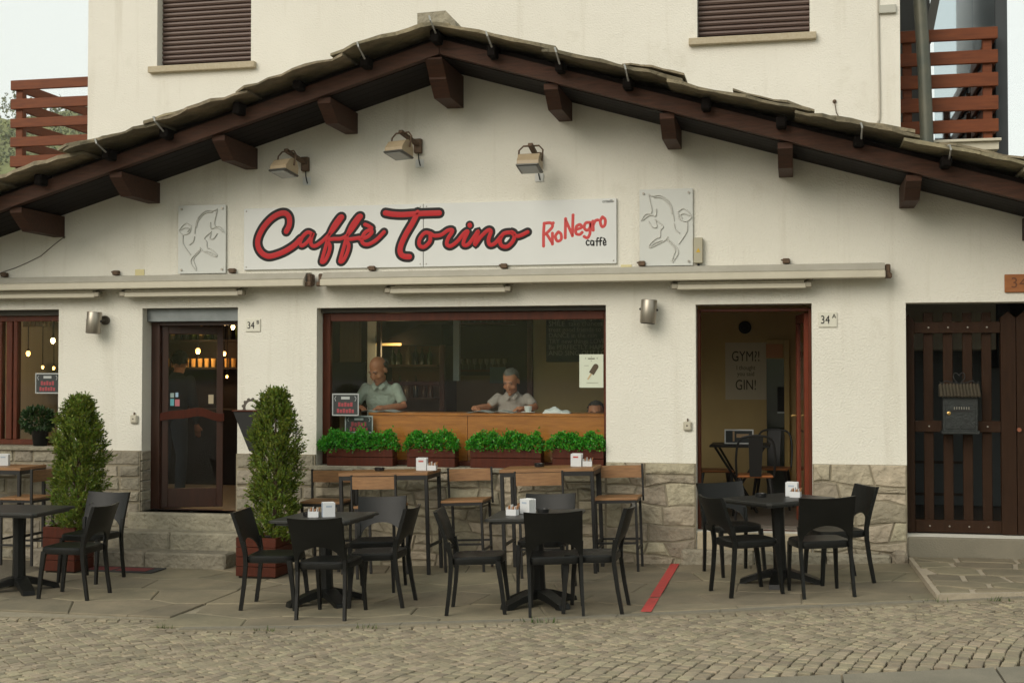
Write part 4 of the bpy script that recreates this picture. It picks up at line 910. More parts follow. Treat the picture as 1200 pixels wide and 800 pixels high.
# ================================================================== steps and mat at the bar door
stp = thing('stone_steps', 'three worn grey stone steps up to the bar door', 'steps', (-3.6, -.3, -.06))
sx0, sx1 = -5.0, -2.93
for k, (x0, x1, y0, z0, z1) in enumerate(((-5.02, -3.75, -.62, -.1, .10), (-3.745, P(264, 650, -.62).x, -.62, -.1, .10), (-4.9, -3.6, -.36, .05, .275), (-3.595, -2.78, -.36, .05, .275), (-4.22, -2.92, -.10, .2, .445))):
    t = MB(); t.box(x0, x1, y0, .0 if k < 4 else .34, z0, z1, .018); t.build('step_stone', STONE_G, stp)
a, b = G(117, 669), G(196, 670); c, d = G(219, 665), G(140, 662)
mt = thing('door_mat', 'dark doormat with two red panels before the bar steps', 'mat', ((a.x + c.x) / 2, (a.y + c.y) / 2, gz(a.x)))
def quad(p4, z0, z1, name, m, parent):
    t = MB(); t.v = [(p[0], p[1], gz(p[0]) + z0) for p in p4] + [(p[0], p[1], gz(p[0]) + z1) for p in p4]; t.f = [(0, 3, 2, 1), (4, 5, 6, 7), (0, 1, 5, 4), (1, 2, 6, 5), (2, 3, 7, 6), (3, 0, 4, 7)]; return t.build(name, m, parent)
mxs, mys = (-4.35, -3.45), (-1.02, -.70)
quad([(mxs[0], mys[0]), (mxs[1], mys[0]), (mxs[1], mys[1]), (mxs[0], mys[1])], .009, .018, 'backing', mat('mat_black', (.03, .03, .03), .9), mt)
for x0, x1 in ((mxs[0] + .1, -3.92), (-3.88, mxs[1] - .1)): quad([(x0, mys[0] + .06), (x1, mys[0] + .06), (x1, mys[1] - .06), (x0, mys[1] - .06)], .0185, .021, 'panel', mat('mat_red', (.16, .03, .03), .95, bump=.5, bscale=150), mt)
# ================================================================== plastic chairs
def make_chair():
    o = thing('plastic_chair', 'x', 'chair', local=True)
    # seat: rounded slab with a rolled edge
    n = 28; out = []
    for i in range(n):
        a = 2 * math.pi * i / n; c, s_ = math.cos(a), math.sin(a); e = .38
        out.append((.222 * math.copysign(abs(c) ** e, c) * (1 - .03 * s_), .215 * math.copysign(abs(s_) ** e, s_)))
    t = MB(); rings = [(.90, .395), (.985, .40), (1.0, .425), (.99, .448), (.94, .457), (.6, .447), (.25, .443)]
    t.v = [(x * k, y * k, z + (.012 * (abs(x) / .22) ** 2 if k < .95 else 0) * 0) for k, z in rings for x, y in out]
    t.f = [(r * n + i, r * n + (i + 1) % n, (r + 1) * n + (i + 1) % n, (r + 1) * n + i) for r in range(len(rings) - 1) for i in range(n)] + [tuple(range(n))[::-1], tuple(range((len(rings) - 1) * n, len(rings) * n))]
    t.build('seat', BLACKP, o, True)
    def post(z):      # rear plane of the back, leaning
        return -.200 - .115 * max(0, (z - .43) / .40) ** 1.25
    t = MB(); nu, nz = 20, 10; fr = []
    for face in (0, 1):
        for j in range(nz + 1):
            for i in range(nu + 1):
                u = -1 + 2 * i / nu; wtop = .222 + .008 * 0
                zb = .46 + (.125 * math.sqrt(max(0, 1 - (u / .86) ** 2)) if abs(u) < .86 else -.02)
                zt = .812 + .012 * u * u; z = zb + (zt - zb) * j / nz
                x = u * (.220 + .010 * (z - .45) / .37); y = post(z) - .035 * (1 - u * u) * min(1, (z - .43) / .2)
                fr.append((x, y + (.011 if face else -.011) * (1 + .4 * abs(u) ** 6), z))
    t.v = fr; w_ = nu + 1; Np = w_ * (nz + 1)
    for j in range(nz):
        for i in range(nu): a = j * w_ + i; t.f += [(a, a + 1, a + w_ + 1, a + w_), (Np + a, Np + a + w_, Np + a + w_ + 1, Np + a + 1)]
    for i in range(nu): t.f += [(i, Np + i, Np + i + 1, i + 1), (nz * w_ + i, nz * w_ + i + 1, Np + nz * w_ + i + 1, Np + nz * w_ + i)]
    for j in range(nz): a = j * w_; b = a + nu; t.f += [(a, a + w_, Np + a + w_, Np + a), (b, Np + b, Np + b + w_, b + w_)]
    t.build('backrest', BLACKP, o, True)
    def leg(pts, w0, w1):
        t = MB(); m = len(pts); vs = []
        for i, (x, y, z) in enumerate(pts):
            w_ = w0 + (w1 - w0) * i / (m - 1)
            vs += [(x + sx * w_ / 2, y + sy * w_ * .62, z) for sx, sy in ((-1, -1), (1, -1), (1, 1), (-1, 1))]
        fs = [(0, 3, 2, 1), tuple(range(4 * m - 4, 4 * m))] + [(i * 4 + k, i * 4 + (k + 1) % 4, i * 4 + 4 + (k + 1) % 4, i * 4 + 4 + k) for i in range(m - 1) for k in range(4)]
        t.add(vs, fs); t.build('leg', BLACKP, o)
    for s_ in (-1, 1):
        leg([(s_ * .208, -.252, 0), (s_ * .206, -.222, .2), (s_ * .206, -.203, .38), (s_ * .208, -.204, .47), (s_ * .214, -.222, .58)], .024, .03)
        leg([(s_ * .205, .215, 0), (s_ * .200, .195, .22), (s_ * .196, .178, .36), (s_ * .192, .17, .42)], .023, .036)
    return o
chair0 = make_chair(); used = []
def chair(p, rz, label):
    o = chair0 if not used else copy_tree(chair0); used.append(1)
    place(o, (p[0], p[1], gz(p[0]) + .007), rz); o['label'] = label; o['group'] = 'black plastic chairs on the pavement'; return o
def by_rear(a, b, label):       # a: rear left foot pixel, b: rear right foot pixel (seen from the sitter)
    A, B = G(*a), G(*b); m = (A + B) / 2; r_ = B - A; fwd = Vector((-r_.y, r_.x, 0)).normalized(); c = m + fwd * .252
    return chair((c.x, c.y), math.atan2(fwd.y, fwd.x) - math.pi / 2, label)
# ================================================================== pedestal tables
def make_table():
    o = thing('pedestal_table', 'x', 'table', local=True); h = .745
    t = MB(); s_ = .37; c_ = .035; poly = [(s_ - c_, -s_), (s_, -s_ + c_), (s_, s_ - c_), (s_ - c_, s_), (-s_ + c_, s_), (-s_, s_ - c_), (-s_, -s_ + c_), (-s_ + c_, -s_)]
    t.prism(poly, h - .022, h - .005); t.prism([(x * .985, y * .985) for x, y in poly], h - .0049, h, top=[(x * .975, y * .975) for x, y in poly]); t.prism([(x * .9, y * .9) for x, y in poly], h - .045, h - .0222); t.build('table_top', TABLEP, o)
    t = MB(); n = 16
    def ring(r_, z): return [((r_ if i % 2 else r_ * .9) * math.cos(2 * math.pi * i / n), (r_ if i % 2 else r_ * .9) * math.sin(2 * math.pi * i / n), z) for i in range(n)]
    rr = [(.062, .07), (.058, .2), (.055, .45), (.06, .66), (.09, .70)]
    t.v = [p for r_, z in rr for p in ring(r_, z)]; t.f = [(k * n + i, k * n + (i + 1) % n, k * n + n + (i + 1) % n, k * n + n + i) for k in range(len(rr) - 1) for i in range(n)] + [tuple(range(n))[::-1], tuple(range((len(rr) - 1) * n, len(rr) * n))]; t.build('column', BLACKP, o)
    for k in range(4):
        M = Matrix.Rotation(R(45 + 90 * k), 4, 'Z'); t = MB(); pr = [(.02, .13), (.10, .12), (.20, .09), (.30, .055), (.345, .04), (.355, .0), (.30, .0), (.285, .012), (.2, .035), (.1, .055), (.02, .06)]
        ws = [.06, .058, .055, .055, .052, .052, .055, .055, .055, .058, .06]
        t.v = [tuple(M @ Vector((x, -w_, z))) for (x, z), w_ in zip(pr, ws)] + [tuple(M @ Vector((x, w_, z))) for (x, z), w_ in zip(pr, ws)]; m = len(pr)
        t.f = [tuple(range(m)), tuple(range(m, 2 * m))[::-1]] + [(i, (i + 1) % m, m + (i + 1) % m, m + i) for i in range(m)]; t.build('foot', BLACKP, o)
    return o
tab0 = make_table(); tused = []
def table(p, rz, label):
    o = tab0 if not tused else copy_tree(tab0); tused.append(1); place(o, (p.x, p.y, gz(p.x) + .007), R(rz)); o['label'] = label; o['group'] = 'black pedestal tables on the pavement'; return o
def on_table(p, dx, dy, h=.7525): x = p.x + dx; return Vector((x, p.y + dy, gz(p.x) + .007 + h - .007 + dx * gslope(p.x)))
T0, T1, T2, T3 = G(22, 692), G(383, 707), G(632, 709), G(915, 684)
table(T0, 2, 'square black pedestal table beside the conifer by the side window')
table(T1, -3, 'square black pedestal table between the conifer and the bar tables')
table(T2, 2, 'square black pedestal table beside the painted red line')
table(T3, 38, 'black pedestal table turned cornerwise before open doorway 34A')
by_rear((341, 727), (410, 728), 'black chair with its back to the street, table between the conifer and bar tables')
by_rear((302, 705), (280, 717), 'black chair with its back to the conifer planter, at the table beside it')
by_rear((471, 714), (488, 703), 'black chair facing the conifer, at the table between it and the bar tables')
chair((T1.x + .22, T1.y + .72), R(184), 'black chair with its back to the wall, table between the conifer and bar tables')
by_rear((617, 724), (688, 722), 'black chair with its back to the street, table beside the painted red line')
by_rear((531, 711), (523, 722), 'black chair facing the painted red line across the table beside it')
by_rear((729, 720), (737, 709), 'black chair with its back to the painted red line')
chair((T2.x - .08, T2.y + .74), R(178), 'black chair with its back to the wall, table beside the painted red line')
by_rear((831, 692), (859, 702), 'black chair turned from the red line, at the cornerwise table by doorway 34A')
by_rear((939, 703), (1005, 700), 'black chair with its back to the street, cornerwise table by doorway 34A')
by_rear((1026, 684), (1000, 675), 'black chair nearest the stone pier, cornerwise table by doorway 34A')
chair((T3.x - .42, T3.y + .60), R(205), 'black chair with its back to doorway 34A, at the cornerwise table')
by_rear((101, 705), (130, 695), 'black chair facing away from the steps, table by the side window')
chair((T0.x + .33, T0.y + .68), R(176), 'black chair with its back to the conifer, table by the side window')
chair((T0.x - .55, T0.y - .28), R(-75), 'black chair facing the steps across the table by the side window')
# ================================================================== bar tables and bar chairs
def make_bar(L, Dp, h=1.0):
    o = thing('bar_table', 'x', 'bar table', local=True)
    for k in range(3):
        w_ = Dp / 3; t = MB(); t.box(-L / 2, L / 2, -Dp / 2 + k * w_ + .001, -Dp / 2 + (k + 1) * w_ - .001, h - .032, h, .003); t.build('plank', PLANK, o)
    t = MB(); e = .034
    for y in (-Dp / 2 + .02, Dp / 2 - .02): t.box(-L / 2 + .03, L / 2 - .03, y - e / 2, y + e / 2, h - .073, h - .0325)
    for x in (-L / 2 + .02, L / 2 - .02): t.box(x - e / 2, x + e / 2, -Dp / 2 + .038, Dp / 2 - .038, h - .073, h - .0325)
    t.build('frame', STEEL, o)
    for sx in (-1, 1):
        for sy in (-1, 1): t = MB(); x, y = sx * (L / 2 - .02), sy * (Dp / 2 - .02); t.box(x - e / 2, x + e / 2, y - e / 2, y + e / 2, 0, h - .0325, .003); t.build('leg', STEEL, o)
        t = MB(); t.box(sx * (L / 2 - .02) - .012, sx * (L / 2 - .02) + .012, -Dp / 2 + .038, Dp / 2 - .038, .26, .285); t.build('foot_rail', STEEL, o)
    return o
def make_stool():
    o = thing('bar_chair', 'x', 'bar chair', local=True); h = .70; w_ = .205; d_ = .19; e = .024
    for k in range(2): t = MB(); t.box(-w_ - .01, w_ + .01, -d_ + k * d_ + .001 - .005, -d_ + (k + 1) * d_ - .001 - .005, h - .024, h, .004); t.build('seat_plank', PLANK, o)
    t = MB(); t.box(-w_ + e, w_ - e, d_ - e, d_, h - .05, h - .0245); t.box(-w_ + e, w_ - e, -d_, -d_ + e, h - .05, h - .0245)
    for s_ in (-1, 1): t.box(s_ * (w_ - e / 2) - e / 2, s_ * (w_ - e / 2) + e / 2, -d_ + e, d_ - e, h - .05, h - .0245)
    t.build('seat_frame', STEEL, o)
    for s_ in (-1, 1):
        x = s_ * (w_ - e / 2); t = MB(); t.box(x - e / 2, x + e / 2, d_ - e, d_, 0, h - .0245, .002); t.build('leg', STEEL, o)
        t = MB(); t.box(x - e / 2, x + e / 2, -d_, -d_ + e, 0, h - .0245, .002); t.build('leg', STEEL, o)
        t = MB(); t.box(s_ * (w_ + .011) , s_ * (w_ + .011 + .018), -d_ - .012, -d_ + .014, h - .06, 1.0, .002); t.build('back_post', STEEL, o)
        t = MB(); t.box(x - .009, x + .009, -d_ + e, d_ - e, .20, .22); t.build('foot_rail', STEEL, o)
    for y_ in (d_ - .02, -d_ + .002): t = MB(); t.box(-w_ + e, w_ - e, y_, y_ + .018, .26, .28); t.build('foot_rail', STEEL, o)
    t = MB(); n = 6; w2 = w_ + .010
    vs = [(u, -d_ + .0 - .018 * (1 - (u / w2) ** 2) + dy, z) for dy in (-.009, .009) for z in (.865, .985) for u in [(-1 + 2 * i / n) * w2 for i in range(n + 1)]]
    m = n + 1; t.v = vs
    for i in range(n): t.f += [(i, i + 1, m + i + 1, m + i), (2 * m + i, 3 * m + i, 3 * m + i + 1, 2 * m + i + 1), (i, 2 * m + i, 2 * m + i + 1, i + 1), (m + i, m + i + 1, 3 * m + i + 1, 3 * m + i)]
    t.f += [(0, m, 3 * m, 2 * m), (n, 2 * m + n, 3 * m + n, m + n)]; t.build('back_slat', PLANK, o); return o
f1a, f1b = G(409, 671), G(505, 671); f2a, f2b = G(590, 675), G(694, 675)
L1 = (f1b - f1a).x + .04; bar1 = make_bar(.92, .50)
ya1 = (f1a.y + f1b.y) / 2 + .23; ya2 = -.40
B1 = Vector(((f1a.x + f1b.x) / 2, -.43, 0)); B2 = Vector(((f2a.x + f2b.x) / 2, -.45, 0))
def setbar(o, p, label): place(o, (p.x, p.y, gz(p.x) + .007), 0); o['label'] = label; o['group'] = 'wooden bar tables along the wall'
setbar(bar1, B1, 'tall plank bar table under the first two planter boxes of the shop window')
b2_ = copy_tree(bar1); setbar(b2_, B2, 'tall plank bar table under the last two planter boxes of the shop window')
B0 = Vector((P(28, 545, -.6).x - .46, -.42, 0)); b3_ = copy_tree(bar1); setbar(b3_, B0, 'tall plank bar table below the side window')
st0 = make_stool(); sused = []
def stool(px, Y, face_wall, label, yaw=0):
    o = st0 if not sused else copy_tree(st0); sused.append(1); x = P(px, 590, Y).x; place(o, (x, Y, gz(x) + .007), R((0 if face_wall else 180) + yaw)); o['label'] = label; o['group'] = 'bar chairs with plank seats'
stool(383, -.36, False, 'bar chair backed to the wall beside the conifer')
stool(449, -.80, True, 'bar chair tucked under the bar table beside the conifer', -3)
stool(550, -.36, False, 'bar chair backed to the wall between the two bar tables')
stool(639, -.80, True, 'bar chair tucked under the bar table nearer doorway 34A', 2)
stool(727, -.40, False, 'bar chair backed to the stone pier left of doorway 34A')
stool(32, -.62, True, 'bar chair at the bar table below the side window', 90)
# ================================================================== things on the tables
CARD = mat('holder_white', (.62, .63, .64), .45); CARDB = mat('holder_band', (.36, .42, .50), .5); PAPER = WHITEP; AMB = mat('sachet_orange', (.5, .22, .08), .6)
def napkin(p, rz, where, red=False):
    o = thing('napkin_holder', 'white printed napkin holder on ' + where, 'napkin holder', p, 'napkin holders', local=True); o.rotation_euler.z = R(rz)
    t = MB(); t.box(-.052, .052, -.042, -.036, 0, .125, .002); t.box(-.052, .052, .036, .042, 0, .125, .002); t.box(-.052, .052, -.0355, .0355, 0, .006); t.build('case', CARD, o)
    for k in range(5): t = MB(); t.box(-.047, .047, -.032 + k * .0135, -.032 + k * .0135 + .010, .007, .118 + .006 * (k % 2)); t.build('napkin', PAPER, o)
    t = MB(); t.box(-.053, -.0521, -.04, .04, .002, .12); t.build('side_panel', CARDB, o)
    t = MB(); t.box(-.028, .022, -.0432, -.0422, .085, .10); t.build('printed_mark', mat('print_red', (.45, .08, .06), .6) if red else CARDB, o)
def sachets(p, rz, where):
    o = thing('sachet_box', 'small white box of sugar sachets on ' + where, 'sachet box', p, 'sugar sachet boxes', local=True); o.rotation_euler.z = R(rz)
    t = MB(); t.box(-.045, .045, -.03, -.027, 0, .05); t.box(-.045, .045, .027, .03, 0, .065); t.box(-.045, -.042, -.0265, .0265, 0, .06); t.box(.042, .045, -.0265, .0265, 0, .06); t.box(-.0415, .0415, -.0265, .0265, 0, .004); t.build('box', CARD, o)
    for k in range(6): M = Matrix.Translation((-.03 + k * .012, 0, .006)) @ Matrix.Rotation(R(-8 + k * 5), 4, 'Y'); t = MB(); t.box(-.002, .002, -.022, .022, 0, .065 + .008 * (k % 3), 0, M); t.build('sachet', AMB if k % 2 else PAPER, o)
def ashtray(p, where):
    o = MB(); o.lathe([(.04, 0), (.048, .004), (.052, .034), (.046, .036), (.04, .012), (.0, .010)], 18); a = o.build('ashtray', mat('ash_black', (.012, .012, .012), .3), smooth=True); a.location = p; tag(a, 'small black ashtray on ' + where, 'ashtray', 'ashtrays')
def bt(p, dx, dy): return Vector((p.x + dx, p.y + dy, gz(p.x) + 1.0085 + dx * gslope(p.x)))
x1_ = P(494, 538, -.45).x - B1.x; napkin(bt(B1, x1_, .0), 4, 'the bar table beside the conifer', True); sachets(bt(B1, x1_ + .11, -.02), 0, 'the bar table beside the conifer'); ashtray(bt(B1, P(444, 545, -.45).x - B1.x, 0), 'the bar table beside the conifer')
x2_ = P(676, 540, -.45).x - B2.x; napkin(bt(B2, x2_, 0), -3, 'the bar table nearer doorway 34A', True); sachets(bt(B2, x2_ + .105, -.01), 6, 'the bar table nearer doorway 34A'); ashtray(bt(B2, P(632, 546, -.4).x - B2.x, .05), 'the bar table nearer doorway 34A')
napkin(bt(B0, P(3, 535, -.45).x - B0.x, 0), 20, 'the bar table below the side window')
napkin(on_table(T1, .03, -.05), 30, 'the table between conifer and bar tables'); sachets(on_table(T1, -.10, -.06), 10, 'the table between conifer and bar tables'); ashtray(on_table(T1, -.17, -.0), 'the table between conifer and bar tables')
napkin(on_table(T2, -.10, .02), -30, 'the table beside the red line'); sachets(on_table(T2, -.21, -.08), -12, 'the table beside the red line'); ashtray(on_table(T2, .02, .06), 'the table beside the red line')
napkin(on_table(T3, .10, .14), -8, 'the cornerwise table by doorway 34A'); sachets(on_table(T3, .13, .03), -14, 'the cornerwise table by doorway 34A'); ashtray(on_table(T3, -.17, .08), 'the cornerwise table by doorway 34A')
# ================================================================== plants
def leaf_quad(mb, c, d, up_, l, w_):
    d = d.normalized(); s_ = d.cross(up_)
    if s_.length < 1e-4: s_ = Vector((1, 0, 0))
    s_ = s_.normalized() * w_; mid = c + d * l * .55
    mb.add([c, mid + s_, c + d * l, mid - s_], [(0, 1, 2, 3)])
rv = lambda r_: Vector((r_.uniform(-1, 1), r_.uniform(-1, 1), r_.uniform(-1, 1)))
def conifer(px, pyt, pyb, wpx, Y, label, seed, box_px):
    rr = random.Random(seed); a = P(px, pyb, Y); tp = P(px, pyt, Y); H = tp.z - a.z; W2 = wpx / 125 / 2 * .72
    o = thing('conifer', label, 'conifer', (a.x, Y, a.z - .05)); lv = MB(); c0_ = Vector((a.x, Y, a.z - .03))
    ph = [rr.uniform(0, 6.28) for _ in range(6)]
    def rad(f, an): 
        base = (min(1, f / .12) * .3 + .7) * (1.03 - .08 * f) * min(1.0, (1.03 - f) / .30) ** .6
        return W2 * base * (1 + .17 * math.sin(an * 3 + ph[0] + f * 9) + .15 * math.sin(an * 5 + ph[1] - f * 17) + .11 * math.sin(f * 31 + ph[2] + an))
    for i in range(3600):                         # flat upright sprays of scale leaves
        f = rr.random() ** .85; an = rr.uniform(0, 6.28); k = rr.uniform(.35, 1.0) ** .55; r_ = rad(f, an) * k
        if k < .62 and rr.random() < .6: continue
        if math.sin(an * 4 + ph[3] + f * 11) * math.sin(f * 23 + ph[4] - an * 2) > .42 and rr.random() < .85: continue
        p = c0_ + Vector((r_ * math.cos(an), r_ * math.sin(an), f * H)); outd = Vector((math.cos(an), math.sin(an), 0))
        d = (outd * rr.uniform(.35, 1.0) + Vector((0, 0, rr.uniform(.35, 1.3))) + rv(rr) * .35).normalized(); side = rv(rr); side = (side - d * side.dot(d)).normalized(); L = rr.uniform(.05, .10)
        for q in range(7):
            t_ = q / 6; s_ = (1 if q % 2 else -1); b = p + d * L * t_
            leaf_quad(lv, b, d + side * s_ * rr.uniform(.45, .9), outd + rv(rr) * .3, rr.uniform(.026, .045), rr.uniform(.006, .011))
    lv.build('crown', leafmat('conifer_leaf', (.135, .185, .02), .035, .5, .36, .55), o, recalc=False)
    tr = MB(); tr.tube([c0_ + Vector((0, 0, -.12)), c0_ + Vector((.01, 0, H * .4)), c0_ + Vector((0, .01, H * .9))], [.028, .02, .006], 7)
    for i in range(16):
        an = rr.uniform(0, 6.28); f = rr.uniform(.02, .6); q = c0_ + Vector((0, 0, f * H)); r_ = rad(f, an) * .8; tr.tube([q, q + Vector((r_ * .5 * math.cos(an), r_ * .5 * math.sin(an), .12)), q + Vector((r_ * math.cos(an), r_ * math.sin(an), .32))], [.009, .006, .003], 5)
    tr.build('trunk', mat('bark', (.13, .085, .05), .9, col2=(.08, .05, .03), scale=20, bump=.6), o)
    b0, b1 = box_px; x0, x1 = P(b0[0], 640, Y).x, P(b1[0], 640, Y).x; z0 = gz(x0) + .006; z1 = P(px, b0[1], Y - .15).z
    bo = thing('wooden_planter', 'red brown slatted planter box holding the conifer ' + ('by the side window' if px < 200 else 'by the bar steps'), 'planter', ((x0 + x1) / 2, Y, z0), 'conifer planters'); hw_ = (x1 - x0) / 2; xm = (x0 + x1) / 2; nb_ = 4; hh = (z1 - z0 - .02) / nb_
    for k in range(nb_):
        za_ = z0 + .02 + k * hh
        for x_, y_, sx, sy in ((xm, Y - hw_, 2 * hw_, .02), (xm, Y + hw_, 2 * hw_, .02), (xm - hw_ + .01, Y, .02, 2 * hw_ - .022), (xm + hw_ - .01, Y, .02, 2 * hw_ - .022)): t = MB(); t.cbox(x_, y_, za_ + hh / 2 - .002, sx, sy, hh - .005, .003); t.build('board', REDW, bo)
    t = MB(); t.box(xm - hw_ + .022, xm + hw_ - .022, Y - hw_ + .012, Y + hw_ - .012, z0, z1 - .03); t.build('soil', mat('soil', (.03, .022, .015), .95, bump=.8), bo)
conifer(92, 467, 618, 72, -1.0, 'bushy green columnar conifer in the planter by the side window', 3, ((62, 617), (99, 617)))
conifer(322, 459, 632, 68, -.88, 'slender green columnar conifer in the planter by the bar steps', 8, ((287, 629), (333, 629)))
BOXG = leafmat('box_leaf', (.065, .32, .022), .022, .55, .35, .4)
def trough(x0p, x1p, f0, f1, seed, label):
    rr = random.Random(seed); y0, y1 = -.045, .125; x0, x1 = P(x0p, 530, y0).x, P(x1p, 530, y0).x; z0 = .976; z1 = P((x0p + x1p) / 2, 526, y0).z
    o = thing('planter_box', label, 'planter', ((x0 + x1) / 2, .04, z0), 'planter boxes on the shop window sill'); zm = z0 + (z1 - z0) * .52
    for za_, zb2 in ((z0, zm - .003), (zm + .003, z1)):
        t = MB(); t.box(x0, x1, y0, y0 + .018, za_, zb2, .003); t.build('board', REDW, o); t = MB(); t.box(x0, x1, y1 - .018, y1, za_, zb2, .003); t.build('board', REDW, o)
        for x_ in (x0, x1 - .018): t = MB(); t.box(x_, x_ + .018, y0 + .019, y1 - .019, za_, zb2, .003); t.build('board', REDW, o)
    t = MB(); t.box(x0 + .019, x1 - .019, y0 + .019, y1 - .019, z0, z1 - .012); t.build('soil', MATS['soil'] if 'soil' in MATS else BLACK, o)
    xa_, xb_ = P(f0, 515, .0).x, P(f1, 515, .0).x; zt = P(420, 504, .0).z; lv = MB(); n = int((xb_ - xa_) * 2000); ph = [rr.uniform(0, 6) for _ in range(4)]
    for i in range(n):
        u = rr.random(); x = xa_ + u * (xb_ - xa_); e = min(1, min(u, 1 - u) * (xb_ - xa_) / .07 + .35)
        hgt = (zt - z1) * (.78 + .12 * math.sin(x * 23 + ph[0]) + .10 * math.sin(x * 41 + ph[1]) + (.28 * rr.random() if rr.random() < .12 else 0)) * e
        f = rr.random() ** .7; zz = z1 - .025 + (hgt + .03) * f; ew = .13 * (1 - .4 * f); yy = .03 + rr.uniform(-1, 1) * ew
        if yy > .155: yy = .14
        p = Vector((x, yy, zz)); d = (Vector(((u - .5) * .5, (yy - .04) * 6, .5 + f)) + rv(rr) * .9).normalized()
        for q in range(4): leaf_quad(lv, p + rv(rr) * .009, d + rv(rr) * .8, rv(rr), rr.uniform(.018, .032), rr.uniform(.006, .010))
    lv.build('foliage', BOXG, o, recalc=False)
trough(383, 460, 375, 465, 1, 'red brown planter box of bright box foliage, beside the window signs')
trough(477, 533, 474, 536, 2, 'red brown planter box of bright box foliage, second along from the window signs')
trough(551, 634, 548, 635, 3, 'red brown planter box of bright box foliage, below the man in grey')
trough(647, 707, 641, 708, 4, 'red brown planter box of bright box foliage, below the ice cream poster')
# pot plant on the side window sill
pc = P(47, 522, .06); pp = thing('pot_plant', 'leafy dark green plant in a black pot on the side window sill', 'pot plant', (pc.x, .06, 1.136))
t = MB(); t.lathe([(.068, 0), (.075, .01), (.092, .17), (.096, .175), (.088, .178), (.08, .15)], 18, Matrix.Translation((pc.x, .06, 1.136))); t.build('pot', BLACKP, pp, True)
lv = MB(); rr = random.Random(4)
for i in range(900):
    q = rv(rr); q = q.normalized() * rr.uniform(.5, 1) ** .5; p = Vector((pc.x + q.x * .2 - .03, .05 + q.y * .1, 1.42 + q.z * .15))
    for k in range(2): leaf_quad(lv, p, q + rv(rr) * .8, rv(rr), rr.uniform(.025, .05), rr.uniform(.008, .014))
for i in range(14): q = rv(rr); lv.tube([(pc.x, .06, 1.29), (pc.x + q.x * .09, .06 + q.y * .05, 1.45)], .004, 4)
lv.build('foliage', leafmat('pot_leaf', (.028, .065, .016), .02, .4), pp, recalc=False)
# wedge shaped metal stand with a cog ornament, between the bar door and the conifer
c = P(294, 482, -.14); ws_ = thing('ashtray_stand', 'dark tapering metal wall bin with a cog ornament behind the conifer', 'wall bin', (c.x, -.1, c.z - .5))
t = MB(); t.prism([(c.x - .035, -.10), (c.x + .035, -.10), (c.x + .035, -.035), (c.x - .035, -.035)], c.z - .42, c.z, top=[(c.x - .155, -.24), (c.x + .155, -.24), (c.x + .155, -.035), (c.x - .155, -.035)]); t.build('body', mat('bin_grey', (.04, .04, .04), .5), ws_)
t = MB(); t.box(c.x - .165, c.x + .165, -.25, -.035, c.z + .001, c.z + .016, .004); t.build('rim', REDW, ws_)
t = MB(); n = 48; ro = [((.105 if (i // 2) % 2 else .09) * math.cos(2 * math.pi * i / n), (.105 if (i // 2) % 2 else .09) * math.sin(2 * math.pi * i / n)) for i in range(n)]; ri = [(.068 * math.cos(2 * math.pi * i / n), .068 * math.sin(2 * math.pi * i / n)) for i in range(n)]
cc = Vector((c.x + .01, -.15, c.z + .04)); mk = lambda p, y: (cc.x + p[0], y, cc.z + p[1])
t.v = [mk(p, -.165) for p in ro] + [mk(p, -.165) for p in ri] + [mk(p, -.145) for p in ro] + [mk(p, -.145) for p in ri]
for i in range(n):
    j = (i + 1) % n; t.f += [(i, j, n + j, n + i), (2 * n + i, 3 * n + i, 3 * n + j, 2 * n + j), (i, 2 * n + i, 2 * n + j, j), (n + i, n + j, 3 * n + j, 3 * n + i)]
t.build('cog', mat('cog_iron', (.10, .085, .07), .6, metal=.5), ws_)
# ================================================================== inside the shop window
def pbox(px0, py0, px1, py1, Y, d, c=.0):
    a, b = P(px0, py1, Y), P(px1, py0, Y); t = MB(); t.box(a.x, b.x, Y, Y + d, a.z, b.z, c); return t
CZ = P(570, 485, .30).z
ct = thing('window_counter', 'orange brown wood counter standing inside the shop window', 'counter', (0, .5, fl))
cx0, cx1 = P(434, 500, .30).x, 1.20; cj = P(548, 500, .30).x
for x0, x1 in ((cx0, cj - .002), (cj + .002, cx1)): t = MB(); t.box(x0, x1, .30, .33, .98, CZ - .022, .003); t.build('front_panel', COUNTER, ct)
t = MB(); t.box(cx0 - .02, cx1, .295, .72, CZ - .02, CZ + .008, .004); t.build('worktop', COUNTER, ct)
for x_ in (cx0 + .05, cj, cx1 - .1): t = MB(); t.box(x_, x_ + .05, .34, .64, fl, CZ - .022); t.build('support', DARKW, ct)
CT = CZ + .008
